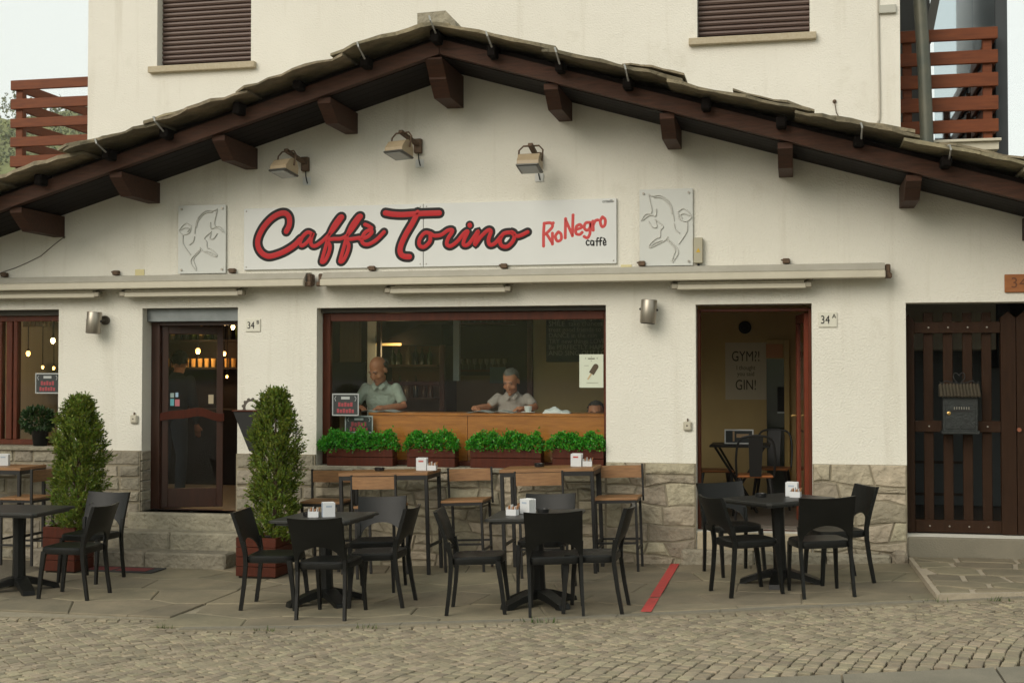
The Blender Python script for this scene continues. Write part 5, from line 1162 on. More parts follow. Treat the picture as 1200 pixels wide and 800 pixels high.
# ---- people
SKIN = mat('skin', (.50, .205, .105), .55, col2=(.42, .165, .085), scale=12); HAIRG = mat('grey_hair', (.16, .145, .13), .8, col2=(.09, .08, .07), scale=60, bump=.8, bscale=120); HAIRD = mat('dark_hair', (.03, .025, .02), .8, bump=.6, bscale=120)
DENIM = mat('dark_trousers', (.03, .035, .05), .8); SHOE = mat('shoe', (.02, .018, .016), .6)
def remesh(o, vox, it=6):
    m = o.modifiers.new('join', 'REMESH'); m.mode = 'VOXEL'; m.voxel_size = vox; m.use_smooth_shade = True
    s_ = o.modifiers.new('soft', 'SMOOTH'); s_.factor = .5; s_.iterations = it
def person(label, loc, shirt, hair, pitch=20, yaw=0, sc=1.0, seated=False, hands=None, hc=1.10, hairline='full', face_back=False, sleeves='short'):
    o = thing('person', label, 'person', loc, local=True); o.rotation_euler.z = R(180) if face_back else 0; o.scale = (sc, sc, sc); hc = hc / sc
    dz = -.47 if seated else 0
    pel = Vector((0, .10, .93 + dz)); che = Vector((0, .04, 1.24 + dz)); nk = Vector((0, -.035, 1.435 + dz)); hd = Vector((0, -.095, 1.575 + dz))
    HM = Matrix.Translation(hd) @ Matrix.Rotation(R(yaw), 4, 'Z') @ Matrix.Rotation(R(pitch), 4, 'X') @ Matrix.Scale(1.16, 4)
    b = MB(); hb = lambda c_, r_: b.ball((0, 0, 0), r_, 16, 12, HM @ Matrix.Translation(c_))
    b_add = [((0, .012, .035), (.076, .096, .092)), ((0, -.032, -.02), (.064, .07, .085)), ((0, -.042, -.078), (.05, .05, .045)), ((0, -.085, -.108), (.022, .018, .018)), ((0, -.104, -.022), (.011, .022, .026)), ((0, -.112, -.038), (.017, .016, .012)), ((-.028, -.084, .022), (.026, .014, .010)), ((.028, -.084, .022), (.026, .014, .010)), ((0, -.094, -.068), (.025, .010, .007)), ((0, -.091, -.082), (.022, .010, .007)), ((-.078, .012, -.012), (.010, .022, .032)), ((.078, .012, -.012), (.010, .022, .032)), ((-.042, -.066, -.035), (.024, .024, .026)), ((.042, -.066, -.035), (.024, .024, .026))]
    for c_, r_ in b_add: b.ball((0, 0, 0), 1, 16, 12, HM @ Matrix.Translation(c_) @ Matrix.Diagonal((*r_, 1)))
    b.tube([nk + Vector((0, .03, -.06)), nk, HM @ Vector((0, .012, -.06))], [.065, .056, .056], 14)
    b.tube([pel, che, nk + Vector((0, .03, -.06))], [.10, .085, .05], 14)
    sh_ = MB()
    for c_, r_ in ((pel + Vector((0, 0, .05)), (.175, .125, .15)), (pel.lerp(che, .5), (.178, .135, .18)), (che, (.192, .125, .18)), (che + Vector((0, -.02, .09)), (.20, .105, .10)), (nk + Vector((0, .02, -.055)), (.12, .085, .065))): sh_.ball(c_, r_, 18, 12)
    sh_.tube([nk + Vector((0, .02, -.03)), nk + Vector((0, .006, .022))], [.074, .066], 16)
    for i, s_ in enumerate((-1, 1)):
        S_ = Vector((s_ * .178, -.005, 1.375 + dz)); hnd = Vector(hands[i]) if hands else Vector((s_ * .25, -.05, .80 + dz))
        if hands: E_ = Vector((s_ * .285, -.06, hc + .06)); W__ = hnd + Vector((s_ * .07, .06, .01))
        else: E_ = Vector((s_ * .24, .03, 1.10 + dz)); W__ = Vector((s_ * .25, -.03, .86 + dz))
        b.tube([S_, S_.lerp(E_, .5), E_, E_.lerp(W__, .35), W__], [.044, .042, .040, .041, .028], 12)
        k = 1.0 if sleeves == 'long' else .0
        sh_.ball(S_, (.058, .060, .058), 12, 8); mid = S_.lerp(E_, .82)
        sh_.tube([S_, S_.lerp(E_, .4), mid], [.058, .057, .058], 14)
        if k: sh_.tube([mid, E_, W__], [.062, .054, .038], 14)
        dr = (hnd - W__).normalized(); pl_ = W__ + dr * .05; up_ = Vector((0, 0, 1)); sd_ = dr.cross(up_).normalized() * (1 if s_ > 0 else -1)
        b.tube([W__, W__ + dr * .03, pl_ + dr * .035], [.026, .034, .036], 10)
        for f_ in range(4):
            r0 = pl_ + dr * .02 + sd_ * (-.030 + .02 * f_); ln = (.07, .082, .076, .06)[f_]
            b.tube([r0, r0 + dr * ln * .45 + Vector((0, 0, .006)), r0 + dr * ln * .8 - Vector((0, 0, .008)), r0 + dr * ln * .95 - Vector((0, 0, .02))], [.0105, .0095, .009, .0075], 8)
        r0 = W__ + dr * .03 - sd_ * .02; b.tube([r0, r0 - sd_ * .032 + dr * .025, r0 - sd_ * .04 + dr * .055], [.013, .0115, .009], 8)
        hp = pel + Vector((s_ * .09, 0, -.04))
        if seated: kn = hp + Vector((s_ * .03, -.42, .02)); ft = Vector((kn.x, kn.y + .03, .07))
        else: kn = Vector((s_ * .105, .05, .50)); ft = Vector((s_ * .11, .11, .08))
        b.tube([hp, hp.lerp(kn, .5), kn, kn.lerp(ft, .35), ft], [.085, .072, .052, .053, .036], 12)
        b.tube([ft, ft + Vector((0, -.10, -.035)), ft + Vector((0, -.17, -.045))], [.036, .034, .024], 10)
        tr_ = MB(); tr_.tube([hp + Vector((0, 0, .10)), hp, hp.lerp(kn, .5), kn, kn.lerp(ft, .5), ft], [.10, .105, .088, .068, .066, .060], 14); tr_.build('trouser_leg', DENIM, o, True)
        so = MB(); so.ball(ft + Vector((0, -.08, -.035)), (.048, .135, .042), 12, 8); so.v = [(x, y, max(z, .004)) for x, y, z in so.v]; so.build('shoe', SHOE, o, True)
    remesh(b.build('body', SKIN, o), .008, 4); so_ = sh_.build('shirt', shirt, o); remesh(so_, .012, 5)
    co = MB()
    for s_ in (-1, 1):
        q = [nk + Vector(p) for p in ((s_ * .055, .045, .028), (s_ * .066, .0, .02), (s_ * .050, -.055, -.005), (s_ * .012, -.088, -.055))]
        q2 = [p + Vector((s_ * .028, -.012, -.032)) for p in q]
        co.add(q + q2, [(i, i + 1, 5 + i, 4 + i) for i in range(3)])
    c_o = co.build('collar', shirt, so_); c_o.modifiers.new('th', 'SOLIDIFY').thickness = .006
    for s_ in (-1, 1):
        e = MB(); e.ball((0, 0, 0), 1, 10, 8, HM @ Matrix.Translation((s_ * .030, -.087, .006)) @ Matrix.Diagonal((.0125, .008, .0065, 1))); e.build('eye', mat('eye_dark', (.03, .022, .018), .3), o, True)
        e = MB(); e.tube([HM @ Vector(p) for p in ((s_ * .012, -.099, .026), (s_ * .03, -.098, .031), (s_ * .05, -.085, .026))], [.004, .0045, .003], 6); e.build('eyebrow', hair, o)
    e = MB(); e.tube([HM @ Vector(p) for p in ((-.022, -.099, -.0765), (0, -.104, -.075), (.022, -.099, -.0765))], .0028, 6); e.build('mouth', mat('lip', (.20, .075, .055), .5), o)
    h_ = MB(); n, m_ = 24, 12; vs = []; rh = random.Random(int(loc[0] * 100) + 7)
    lo = -.25 if hairline == 'full' else -.25
    for j in range(m_ + 1):
        for i in range(n):
            a = 2 * math.pi * i / n; fz = math.sin(a)           # +1 back of the head, -1 face
            zmin = (-.45 if fz > .1 else -.45 + 1.05 * min(1, (.1 - fz) / .55)) if fz < .999 else -.6
            zmax = 1.0 if hairline == 'full' else .28
            if hairline != 'full' and fz < -.1: zmin = zmax - .02
            zz = zmin + (zmax - zmin) * j / m_; r_ = math.sqrt(max(0, 1 - min(1, abs(zz)) ** 2)); k = (1.06 if hairline == 'full' else 1.05) + rh.uniform(-.02, .025)
            vs.append(HM @ Vector((.076 * k * r_ * math.cos(a), .012 + .096 * k * r_ * math.sin(a), .035 + .092 * k * zz)))
    h_.v = [tuple(p) for p in vs]; h_.f = [(j * n + i, j * n + (i + 1) % n, (j + 1) * n + (i + 1) % n, (j + 1) * n + i) for j in range(m_) for i in range(n) if hairline == 'full' or math.sin(2 * math.pi * i / n) > -.12]; 
    for q in range(0, len(vs) * 2):
        ix = rh.randrange(len(vs)); c_ = Vector(vs[ix])
        if hairline != 'full' and math.sin(2 * math.pi * (ix % n) / n) < -.1: continue
        ct_ = HM @ Vector((0, .012, .035)); n_ = (c_ - ct_).normalized(); tg = (HM.to_3x3() @ Vector((rh.uniform(-.6, .6), .5, -.6)) + n_ * .45).normalized(); leaf_quad(h_, c_ - n_ * .002, tg, n_.cross(tg), rh.uniform(.018, .032), .0035)
    h_.build('hair', hair, o, True)
    return o
SH1 = mat('sage_shirt', (.36, .40, .33), .8, bump=1, bscale=9); SH2 = mat('taupe_shirt', (.36, .30, .265), .8, bump=1, bscale=9); SH3 = mat('black_shirt', (.018, .018, .02), .85)
hl_ = CT - fl
m1 = P(444, 434, .72); s1 = (m1.z + .135 - fl) / 1.705
person('bald man in a sage green shirt reading at the window counter', (m1.x, .80, fl), SH1, HAIRG, 30, -22, s1, hands=((-.10, -.34, (hl_ + .035) / s1), (.06, -.36, (hl_ + .035) / s1)), hc=hl_, hairline='sides')
m2 = P(599, 448, .72); s2 = (m2.z + .135 - fl) / 1.705
person('grey haired man in a taupe shirt reading at the window counter', (m2.x, .80, fl), SH2, HAIRG, 26, -8, s2, hands=((-.34, -.36, (hl_ + .035) / s2), (.12, -.34, (hl_ + .035) / s2)), hc=hl_)
m3 = P(699, 484, 1.2); person('dark haired seated person, top of the head just above the counter', (m3.x, 1.25, fl), SH3, HAIRD, 5, 0, (m3.z + .12 - fl) / 1.235, seated=True)
t = MB(); t.box(m3.x - .22, m3.x + .22, 1.22, 1.56, fl + .02, fl + .40, .02); tag(t.build('upholstered_stool', DARKW), 'low dark stool under the seated person behind the counter', 'stool')
m4 = P(204, 424, 1.7); person('person in black clothes standing inside the bar door', (m4.x, 1.75, fl), SH3, HAIRD, 0, 25, (m4.z + .12 - fl) / 1.7, face_back=True, sleeves='long')
# ---- on the counter
NEWS = mat('newsprint', (.50, .50, .47), .8, col2=(.36, .36, .34), scale=45, stretch=(1, 3, 1))
def paper(px, w_, label, rz=0):
    c = P(px, 482, .45); o = thing('newspaper', label, 'newspaper', (c.x, .45, CT), 'open newspapers on the counter', local=True); o.rotation_euler.z = R(rz)
    for s_ in (-1, 1):
        t = MB(); n = 8; vs = [(s_ * w_ / 2 * i / n, y, .004 + .022 * math.sin(math.pi * min(1, i / n * 1.15)) * (.8 if y < 0 else 1) + .003 * k) for k in (0, 1) for y in (-.15, .13) for i in range(n + 1)]; m_ = n + 1; t.v = vs
        for i in range(n): t.f += [(i, i + 1, m_ + i + 1, m_ + i), (2 * m_ + i, 3 * m_ + i, 3 * m_ + i + 1, 2 * m_ + i + 1), (i, 2 * m_ + i, 2 * m_ + i + 1, i + 1), (m_ + i, m_ + i + 1, 3 * m_ + i + 1, 3 * m_ + i)]
        t.f += [(0, m_, 3 * m_, 2 * m_), (n, 2 * m_ + n, 3 * m_ + n, m_ + n)]; t.build('page', NEWS, o)
paper(446, .44, 'open newspaper in front of the bald man'); paper(577, .50, 'open newspaper in front of the grey haired man', 3)
c = P(619, 482, .42); cu = thing('coffee_cup', 'small white coffee cup on a saucer on the counter', 'cup', (c.x, .42, CT)); Mt = Matrix.Translation((c.x, .42, CT))
t = MB(); t.lathe([(.03, .0005), (.075, .012), (.073, .016), (.03, .006)], 20, Mt); t.build('saucer', WHITEP, cu, True); t = MB(); t.lathe([(.024, .008), (.036, .03), (.042, .075), (.038, .075), (.03, .02)], 20, Mt); t.build('cup', WHITEP, cu, True)
c = P(651, 482, .45); rr = random.Random(9); cl = MB(); n, m_ = 14, 8
for j in range(m_ + 1):
    for i in range(n + 1):
        u, v = i / n, j / m_; e = math.sin(math.pi * v) ** .6 * math.sin(math.pi * u) ** .5
        cl.v.append((c.x - .13 + .30 * u, .38 + .16 * v, CT + .002 + e * (.075 - .055 * u + .015 * math.sin(u * 13 + v * 5)) + rr.uniform(0, .008) * e))
cl.f = [(j * (n + 1) + i, j * (n + 1) + i + 1, (j + 1) * (n + 1) + i + 1, (j + 1) * (n + 1) + i) for j in range(m_) for i in range(n)]
co = cl.build('crumpled_cloth', WHITEP, None, True); co.modifiers.new('th', 'SOLIDIFY').thickness = .004; tag(co, 'crumpled white cloth lying on the counter near the cup', 'cloth')
# ---- notices stuck on the shop window
SLATEB = mat('notice_black', (.03, .035, .034), .6); REDT = mat('notice_red', (.34, .05, .06), .6); WT = mat('notice_grey', (.42, .44, .43), .6)
def notice(x0p, y0p, x1p, y1p, Y, label):
    a, b = P(x0p, y1p, Y), P(x1p, y0p, Y); o = thing('window_notice', label, 'notice', (a.x, Y, a.z)); frame(a.x, b.x, a.z, b.z, .014, .008, Y, WT, 'frame', o)
    t = MB(); t.box(a.x + .012, b.x - .012, Y + .003, Y + .007, a.z + .012, b.z - .012); t.build('sheet', SLATEB, o); w_ = b.x - a.x; h_ = b.z - a.z; xm = (a.x + b.x) / 2
    for k, (zz, ww) in enumerate(((.50, .56), (.22, .66))):
        n = 5 + k
        for i in range(n): t = MB(); x_ = xm - ww * w_ / 2 + (i + .1) / n * ww * w_; t.box(x_, x_ + ww * w_ / n * .75, Y + .0005, Y + .0028, a.z + zz * h_ - .02, a.z + zz * h_ + .025 - .008 * (i % 2)); t.build('red_lettering', REDT, o)
    for s_ in (-1, 1): t = MB(); t.tube([(xm + s_ * w_ * .36, Y + .001, a.z + h_ * .66), (xm + s_ * w_ * .40, Y + .001, a.z + h_ * .78), (xm + s_ * w_ * .35, Y + .001, a.z + h_ * .88)], .004, 5); t.build('ornament', WT, o)
    t = MB(); t.cbox(xm, Y + .0015, a.z + h_ * .80, w_ * .32, .002, h_ * .12); t.build('heading', WT, o)
notice(389, 461, 420.5, 487, .155, 'dark framed notice with red lettering stuck at the shop window corner')
notice(404, 487, 437, 507, .222, 'dark notice with red lettering partly behind the first planter foliage')
notice(41, 437, 70, 461, .155, 'dark framed notice with red lettering on the side window')
Y = .16; a, b = P(679, 454, Y), P(707, 415, Y); po = thing('ice_cream_poster', 'pale poster of a chocolate ice lolly on the shop window', 'poster', (a.x, Y, a.z)); PG = mat('poster_pale', (.60, .64, .52), .6); PK = mat('poster_ink', (.22, .22, .17), .6)
t = MB(); t.box(a.x, b.x, Y, Y + .003, a.z, b.z); t.build('sheet', PG, po); w_, h_ = b.x - a.x, b.z - a.z; M = Matrix.Translation((a.x + w_ * .50, 0, a.z + h_ * .42)) @ Matrix.Rotation(R(32), 4, 'Y')
def pm(mb): mb.v = [tuple(M @ Vector(p)) for p in mb.v]; return mb
pr = [(-.028, .0)] + [(.028 * math.cos(R(180 - k * 18)), .085 + .028 * math.sin(R(180 - k * 18))) for k in range(11)] + [(.028, .0)]
t = MB(); t.prism(pr, Y - .003, Y - .0002, 'y'); pm(t).build('ice_lolly', mat('chocolate', (.07, .045, .022), .5), po); t = MB(); t.box(-.008, .008, Y - .0025, Y - .0002, -.07, -.001); pm(t).build('lolly_stick', mat('stick', (.50, .38, .22), .6), po)
t = MB(); xm = a.x + w_ / 2
for dx, dz, s_ in ((0, .93, .008), (-.06, .88, .01), (.06, .88, .01), (0, .80, .008)): t.cbox(xm + dx, Y - .001, a.z + h_ * dz, s_, .0015, s_)
t.cbox(xm, Y - .001, a.z + h_ * .87, .07, .0015, .014); t.cbox(xm + .01, Y - .001, a.z + h_ * .145, .12, .0015, .004); t.cbox(xm - .05, Y - .001, a.z + h_ * .66, .045, .0015, .004); t.build('print', PK, po)
# ---- chalk board on the ochre wall
Y = 2.57; a, b = P(640, 424, Y), P(735, 366, Y); cb = thing('chalk_board', 'black lettered board on the ochre wall behind the counter', 'board', (a.x, Y, a.z)); t = MB(); t.box(a.x, b.x, Y, 2.599, a.z, b.z, .004); t.build('board', BLACK, cb); CH = mat('chalk', (.40, .37, .30), .8)
for k, (s_, sz) in enumerate((('Help others ENJOY YOU', .085), ('SMILE  take chances', .085), ('treat good friends to', .08), ('DANCE in the rain', .08), ('TRY new things LOVE', .08), ('Be PERFECTLY HAPPY', .08), ('AND SING OUT LOUD', .085))): link('lettering', text_mesh(s_, sz, facing(a.x + .03, Y - .003, b.z - .06 - k * .071), align='LEFT', sx=.95), CH, cb)
# ---- ochre room by doorway 34A
Y = 2.57; a, b = P(850, 468, Y), P(898, 401, Y); gp = thing('wall_poster', 'pale brown poster reading GYM?! I thought you said GIN!', 'poster', (a.x, Y, a.z)); t = MB(); t.box(a.x, b.x, Y + .02, 2.599, a.z, b.z); t.build('sheet', mat('kraft', (.52, .44, .31), .8), gp); xm = (a.x + b.x) / 2; hh = b.z - a.z
for s_, sz, f_, sx_ in (('GYM?!', .17, .75, .72), ('I thought', .075, .555, .8), ('you said', .075, .45, .8), ('GIN!', .17, .25, .72)): link('lettering', text_mesh(s_, sz, facing(xm, Y + .017, a.z + hh * f_), sx=sx_), mat('poster_dark', (.05, .04, .03), .8), gp)
c = P(873, 383.5, 2.56); t = MB(); t.lathe([(.075, 0), (.075, .04), (.055, .05), (.05, .03)], 20, Matrix.Translation((c.x, 2.598, c.z)) @ Matrix.Rotation(R(90), 4, 'X')); tag(t.build('wall_vent', BLACK, None, True), 'round black fitting on the ochre wall above the poster', 'vent')
idr = thing('inner_door', 'inner door with dark glass and yellow frame beside the poster', 'door', (P(915, 600, 2.5).x, 2.5, fl)); OC = mat('ochre_frame', (.42, .28, .08), .5)
a, b = P(899, 600, 2.5), P(924, 420, 2.5); t = MB(); t.box(a.x, b.x - .05, 2.52, 2.56, fl, b.z); t.build('pane', mat('dark_glass', (.03, .035, .025), .1), idr); t = MB(); t.box(b.x - .05, b.x + .01, 2.49, 2.597, fl, b.z + .22, .004); t.box(a.x, b.x - .051, 2.50, 2.597, b.z + .001, b.z + .22, .004); t.build('frame', OC, idr)
t = MB(); q = P(908, 412, 2.49); t.box(q.x - .1, q.x + .09, 2.485, 2.4995, q.z - .07, q.z + .09, .003); t.build('sign', mat('orange_sign', (.40, .15, .03), .5), idr)
a, b = P(911, 482, 2.49), P(920, 453, 2.49); t = MB(); t.box(a.x, b.x, 2.50, 2.518, a.z, b.z, .002); t.build('notice', BLACK, idr); t = MB(); t.box(a.x, b.x, 2.498, 2.517, a.z - .02, a.z - .002); t.build('notice_edge', WT, idr)
def metal_chair(p, rz, label):
    o = thing('metal_chair', label, 'chair', p, 'metal chairs in the ochre room', local=True); o.rotation_euler.z = R(rz)
    t = MB(); t.tube(spline([(-.19, -.17, .45), (-.2, -.22, .65), (-.17, -.25, .82), (-.08, -.265, .87), (.08, -.265, .87), (.17, -.25, .82), (.2, -.22, .65), (.19, -.17, .45)], 4), .012, 8); t.build('back_frame', STEEL, o, True)
    t = MB(); t.prism([(-.06, -.19), (.06, -.19), (.06, -.175), (-.06, -.175)], .45, .87, top=[(-.075, -.272), (.075, -.272), (.075, -.258), (-.075, -.258)]); t.build('back_slat', STEEL, o)
    t = MB(); t.box(-.19, .19, -.18, .19, .435, .46, .012); t.build('seat', mat('seat_orange_wood', (.36, .13, .04), .45), o)
    for sx in (-1, 1):
        for sy in (-1, 1): t = MB(); t.tube([(sx * .15, sy * .15, .44), (sx * .21, sy * .21, 0)], [.022, .013], 6); t.build('leg', STEEL, o)
    return o
q = P(838, 580, 1.6); metal_chair((q.x, 1.6, fl), -80, 'black metal chair against the ochre wall, left in the doorway'); q = P(884, 580, 1.0); metal_chair((q.x, .95, fl), 6, 'black metal chair with its back to doorway 34A'); q = P(905, 580, 1.9); metal_chair((q.x, 2.05, fl), 175, 'black metal chair facing out beside the inner door')
q = P(868, 600, 1.55); rt_ = thing('bistro_table', 'small black bistro table inside doorway 34A', 'table', (q.x, 1.55, fl)); t = MB(); t.box(q.x - .32, q.x + .32, 1.25, 1.85, fl + .72, fl + .745, .006); t.build('table_top', STEEL, rt_)
for s_ in (-1, 1):
    t = MB(); t.tube([(q.x + s_ * .26, 1.3, fl + .72), (q.x - s_ * .18, 1.5, fl)], .014, 6); t.tube([(q.x + s_ * .26, 1.8, fl + .72), (q.x - s_ * .18, 1.6, fl)], .014, 6); t.build('leg', STEEL, rt_)
a, b = P(849, 528, 1.5), P(883, 503, 1.5); mf = thing('menu_frame', 'white framed dark menu card standing on the bistro table', 'menu', (a.x, 1.5, fl + .745)); t = MB(); zb0 = fl + .746; t.box(a.x, b.x, 1.5, 1.512, zb0, b.z, .002); t.build('frame', WHITEP, mf); t = MB(); t.box(a.x + .015, b.x - .015, 1.496, 1.4995, zb0 + .015, b.z - .015); t.build('card', SLATEB, mf); t = MB(); t.box(a.x + .09, a.x + .11, 1.493, 1.4955, zb0 + .03, zb0 + .14); t.box(a.x + .13, b.x - .05, 1.493, 1.4955, zb0 + .07, zb0 + .11); t.build('print', mat('menu_tan', (.4, .26, .14), .6), mf)
# ---- bar furniture seen through the shop window
tv = pbox(388, 424, 428, 472, 2.4, .2, .01); tag(tv.build('screen_cabinet', BLACK), 'black cabinet behind the bald man', 'cabinet')
cn = thing('curtain', 'pale brown curtain hanging behind the black cabinet', 'curtain', P(410, 470, 3.2)); t = MB(); a, b = P(398, 470, 3.2), P(424, 362, 3.2); n = 40; t.v = [(a.x + (b.x - a.x) * i / n, 3.2 + .03 * math.sin(i * 1.4), z) for z in (fl, b.z) for i in range(n + 1)]; t.f = [(i, i + 1, n + 2 + i, n + 1 + i) for i in range(n)]; t.build('cloth', mat('curtain_cloth', (.42, .36, .26), .9), cn, True)
pi_ = pbox(430, 360, 440, 600, 2.3, .12); a = pi_; tag(a.build('pale_upright', mat('upright_white', (.60, .62, .58), .6)), 'slim white upright behind the bald man', 'pillar')  # slim white upright box, full window height
sc = thing('timber_partition', 'reddish timber post and rail partition inside the bar', 'partition', P(500, 520, 1.7))
for x0, y0, x1, y1 in ((515, 404, 520.5, 560), (441, 362, 446, 470)): pbox(x0, y0, x1, y1, 1.7, .06, .004).build('post', FRAMEW, sc)
pbox(446.5, 447, 514.5, 451.5, 1.71, .04, .003).build('rail', FRAMEW, sc)
hd_ = thing('extractor_hood', 'dark hood with a lit yellow edge strip hanging over the bar', 'hood', P(480, 405, 2.2)); a, b, c = P(441, 404, 2.2), P(520, 404, 2.2), P(492, 380, 2.2); t = MB(); t.prism([(a.x, a.z), (b.x, b.z), (b.x - .02, c.z), (c.x, c.z)], 2.2, 3.0, 'y'); t.build('hood', DARKW, hd_); t = MB(); t.box(a.x, a.x + .32, 2.185, 2.199, a.z - .01, a.z + .02); t.build('strip_light', mat('strip_glow', (1, .7, .3), .5, emit=(1, .6, .2), strength=.35), hd_); l_ = bpy.data.lights.new('strip_light_glow', 'POINT'); l_.energy = 4.5; l_.color = (1, .68, .34); l_.shadow_soft_size = .1; lo_ = bpy.data.objects.new('strip_light_glow', l_); COL.objects.link(lo_); lo_.location = (a.x + .3, 2.1, a.z - .08)
shf = thing('back_shelf', 'dark bar shelf carrying rows of glasses', 'shelf', P(560, 470, 4.6)); BGL = mat('bar_glass', (.5, .5, .45), .1, trans=.6)
for zpx in (433, 378): 
    a, b = P(535, zpx, 4.6), P(600, zpx, 4.6); t = MB(); t.box(a.x, b.x, 4.6, 4.9, a.z - .03, a.z); t.build('board', FRAMEW, shf)
    for i in range(8): 
        t = MB(); x_ = a.x + .06 + i * (b.x - a.x - .1) / 8; t.lathe([(.03, .001), (.005, .006), (.005, .06), (.032, .09), (.036, .15)], 10, Matrix.Translation((x_, 4.72, a.z))); g_ = t.build('wine_glass', BGL, None, True); tag(g_, 'stemmed glass on the %s back bar shelf' % ('upper' if zpx < 400 else 'lower'), 'glass', 'glasses on the %s back bar shelf' % ('upper' if zpx < 400 else 'lower'))
pbox(535, 440, 590, 486, 4.85, .1).build('cabinet_front', mat('pale_cabinet', (.22, .18, .11), .7), shf)
tag(pbox(574, 430, 592, 449, 3.9, .05).build('blue_box', mat('teal', (.05, .12, .14), .5)), 'blue green panel behind the grey haired man', 'panel')
# ---- the bar behind door 34B and the side window
AMBER = mat('amber_bulb', (1, .6, .2), .5, emit=(1, .50, .13), strength=6); WARM = mat('warm_bulb', (1, .8, .5), .5, emit=(1, .72, .34), strength=7)
def lamp(c, r_, m, watt, label, name='bulb_lamp', col=(1, .62, .28)):
    o = thing(name, label, 'lamp', c); t = MB(); t.ball(c, (r_, r_, r_ * 1.3), 12, 8); t.build('bulb', m, o, True); t = MB(); t.tube([c + Vector((0, 0, r_)), Vector((c.x, c.y, 2.93))], .006, 6); t.tube([c + Vector((0, 0, r_ * .9)), c + Vector((0, 0, r_ * 2.2))], r_ * .5, 8); t.build('flex', STEEL, o)
    l_ = bpy.data.lights.new('lamp_glow', 'POINT'); l_.energy = watt; l_.color = col; l_.shadow_soft_size = r_; lo_ = bpy.data.objects.new('lamp_glow', l_); COL.objects.link(lo_); lo_.location = (c.x, c.y, c.z - r_ * 1.6); return o
bb = thing('back_bar', 'dark back bar with bottle shelf behind door 34B', 'shelf unit', P(230, 560, 3.9))
x0, x1 = P(150, 400, 3.9).x, P(300, 400, 3.9).x
t = MB(); t.box(x0, x1, 4.15, 4.2, fl, 2.9); t.build('back_panel', DARKW, bb)
zs1, zs2 = P(230, 398, 3.9).z, P(230, 430, 3.9).z
for z_ in (zs1, zs2): t = MB(); t.box(x0, x1, 3.85, 4.149, z_ - .03, z_); t.build('board', DARKW, bb)
t = MB(); t.box(x0, x1, 3.6, 4.14, fl, 1.45, .01); t.build('cupboard', DARKW, bb)
rr = random.Random(31); BC = [mat('bottle_%d' % i, c_, .12, spec=.6) for i, c_ in enumerate(((.10, .035, .012), (.05, .07, .02), (.16, .10, .04), (.03, .03, .025), (.22, .16, .08)))]
for i in range(16):
    x_ = x0 + .12 + i * (x1 - x0 - .2) / 16; h_ = rr.uniform(.22, .28); r_ = rr.uniform(.03, .042); t = MB(); t.lathe([(r_, .001), (r_, h_ * .6), (r_ * .35, h_ * .78), (r_ * .33, h_), (0, h_)], 10, Matrix.Translation((x_, 3.95, zs1))); ob = t.build('bottle', BC[rr.randrange(5)], None, True); tag(ob, 'bottle standing on the upper shelf of the back bar', 'bottle', 'bottles on the back bar')
AMBG = mat('amber_glass', (.60, .36, .12), .15, trans=.5)
for i in range(18):
    x_ = x0 + .08 + i * (x1 - x0 - .12) / 18; t = MB(); t.lathe([(.030, .001), (.036, .12), (.034, .12), (.028, .01)], 10, Matrix.Translation((x_, 3.93, zs2))); ob = t.build('tumbler', AMBG, None, True); tag(ob, 'tumbler on the lower shelf of the back bar', 'glass', 'tumblers on the back bar')
lamp(P(232, 411, 3.6), .032, AMBER, 18, 'amber bulb glowing before the tumblers of the back bar')
q = P(273, 383, 1.6); o = lamp(q, .024, WARM, 5, 'white disc pendant lamp lit just inside the bar door', 'pendant_lamp', (1, .75, .45)); t = MB(); t.lathe([(.17, .03), (.14, .05), (.03, .075), (.0, .075)], 24, Matrix.Translation(q)); t.build('shade', mat('enamel_white', (.7, .68, .6), .4), o, True)
lamp(P(62, 399, 2.2), .03, WARM, 2.2, 'bare bulb glowing high in the side window'); lamp(P(50, 430, 2.9), .018, AMBER, 1.2, 'small amber bulb low in the side window, farther from the frame'); lamp(P(63, 431, 2.9), .018, AMBER, 1.2, 'small amber bulb low in the side window, next to the frame'); lamp(P(-2, 399, 2.4), .03, mat('red_bulb', (1, .2, .05), .5, emit=(1, .22, .05), strength=8), 2.5, 'red glowing bulb behind the side window mullion', col=(1, .3, .1))
hr = thing('glass_rack', 'wooden rack with glasses hanging above the side window bar', 'rack', P(45, 370, 2.6)); a, b = P(25, 369, 2.6), P(68, 369, 2.6); t = MB(); t.box(a.x, b.x, 2.5, 2.8, a.z, a.z + .03); t.build('board', FRAMEW, hr)
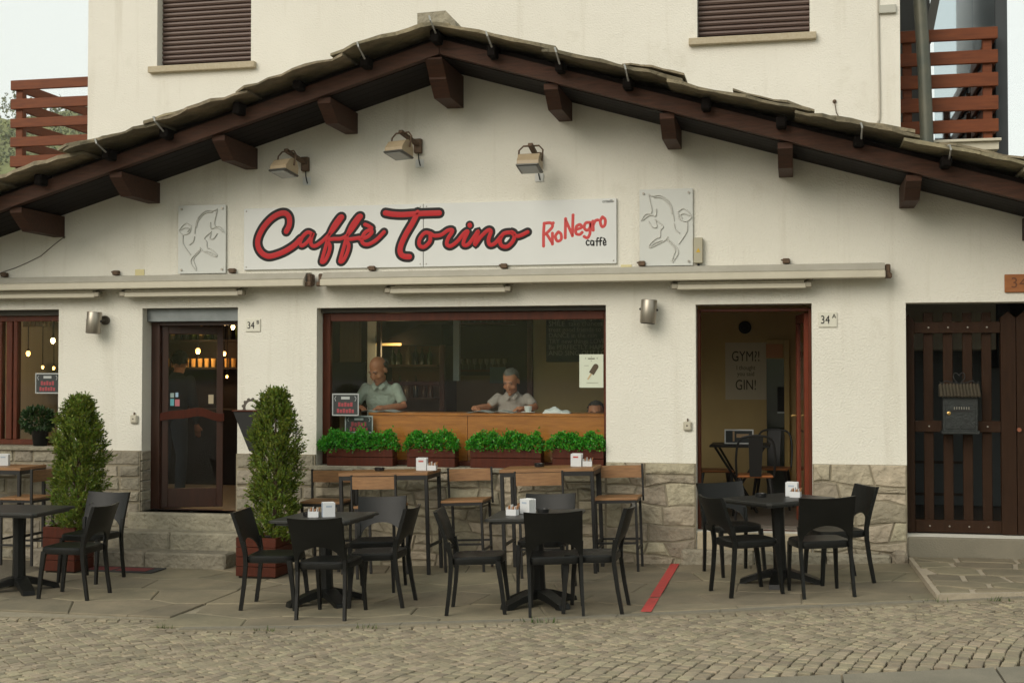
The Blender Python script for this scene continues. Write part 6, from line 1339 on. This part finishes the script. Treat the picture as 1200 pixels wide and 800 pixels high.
for i in range(7): x_ = a.x + .06 + i * .055; t = MB(); t.lathe([(.03, -.002), (.004, -.01), (.004, -.07), (.03, -.10), (.033, -.16)], 10, Matrix.Translation((x_, 2.6, a.z))); t.build('hanging_glass', BGL, hr, True)

# dresser with bottles behind the bald man, under the hood
dr_ = thing('bottle_dresser', 'brown dresser with bottles behind the timber partition', 'dresser', P(485, 500, 3.4)); x0, x1 = P(450, 440, 3.4).x, P(512, 440, 3.4).x
t = MB(); t.box(x0, x1, 3.75, 3.8, fl, 2.3); t.build('back_panel', mat('dresser_brown', (.16, .085, .035), .6, col2=(.11, .055, .024), scale=4), dr_)
for zz in (1.15, 1.62, 2.05): t = MB(); t.box(x0, x1, 3.4, 3.749, zz - .03, zz); t.build('board', MATS['dresser_brown'], dr_)
t = MB(); t.box(x0, x1, 3.42, 3.74, fl, 1.11, .01); t.build('cupboard', MATS['dresser_brown'], dr_)
for zz, lb in ((1.15, 'bottom'), (1.62, 'middle'), (2.05, 'top')):
    for i in range(6):
        h_ = rr.uniform(.2, .29); r_ = rr.uniform(.03, .045); x_ = x0 + .06 + i * (x1 - x0 - .1) / 6 + rr.uniform(-.01, .02); t = MB(); t.lathe([(r_, .001), (r_, h_ * .6), (r_ * .35, h_ * .78), (r_ * .33, h_), (0, h_)], 10, Matrix.Translation((x_, 3.55 + rr.uniform(-.05, .05), zz))); tag(t.build('bottle', BC[rr.randrange(5)], None, True), 'bottle on the %s board of the brown dresser' % lb, 'bottle', 'bottles on the dresser')

lamp(P(263, 414, 3.3), .022, AMBER, 7, 'small amber bulb in the gap beside the open bar door leaf'); lamp(P(266, 441, 3.0), .016, AMBER, 2, 'faint amber bulb low in the gap beside the bar door leaf')
tag(pbox(531, 362, 538, 446, 1.95, .06).build('pale_upright', mat('reflection_pale', (.5, .53, .52), .5)), 'pale window reflection built as a thin post behind the counter between the two men', 'pillar')  # post added to stand for a pale vertical reflection in the window glass
lamp(P(33, 414, 2.6), .028, AMBER, 1.5, 'amber lamp in the middle of the side window')
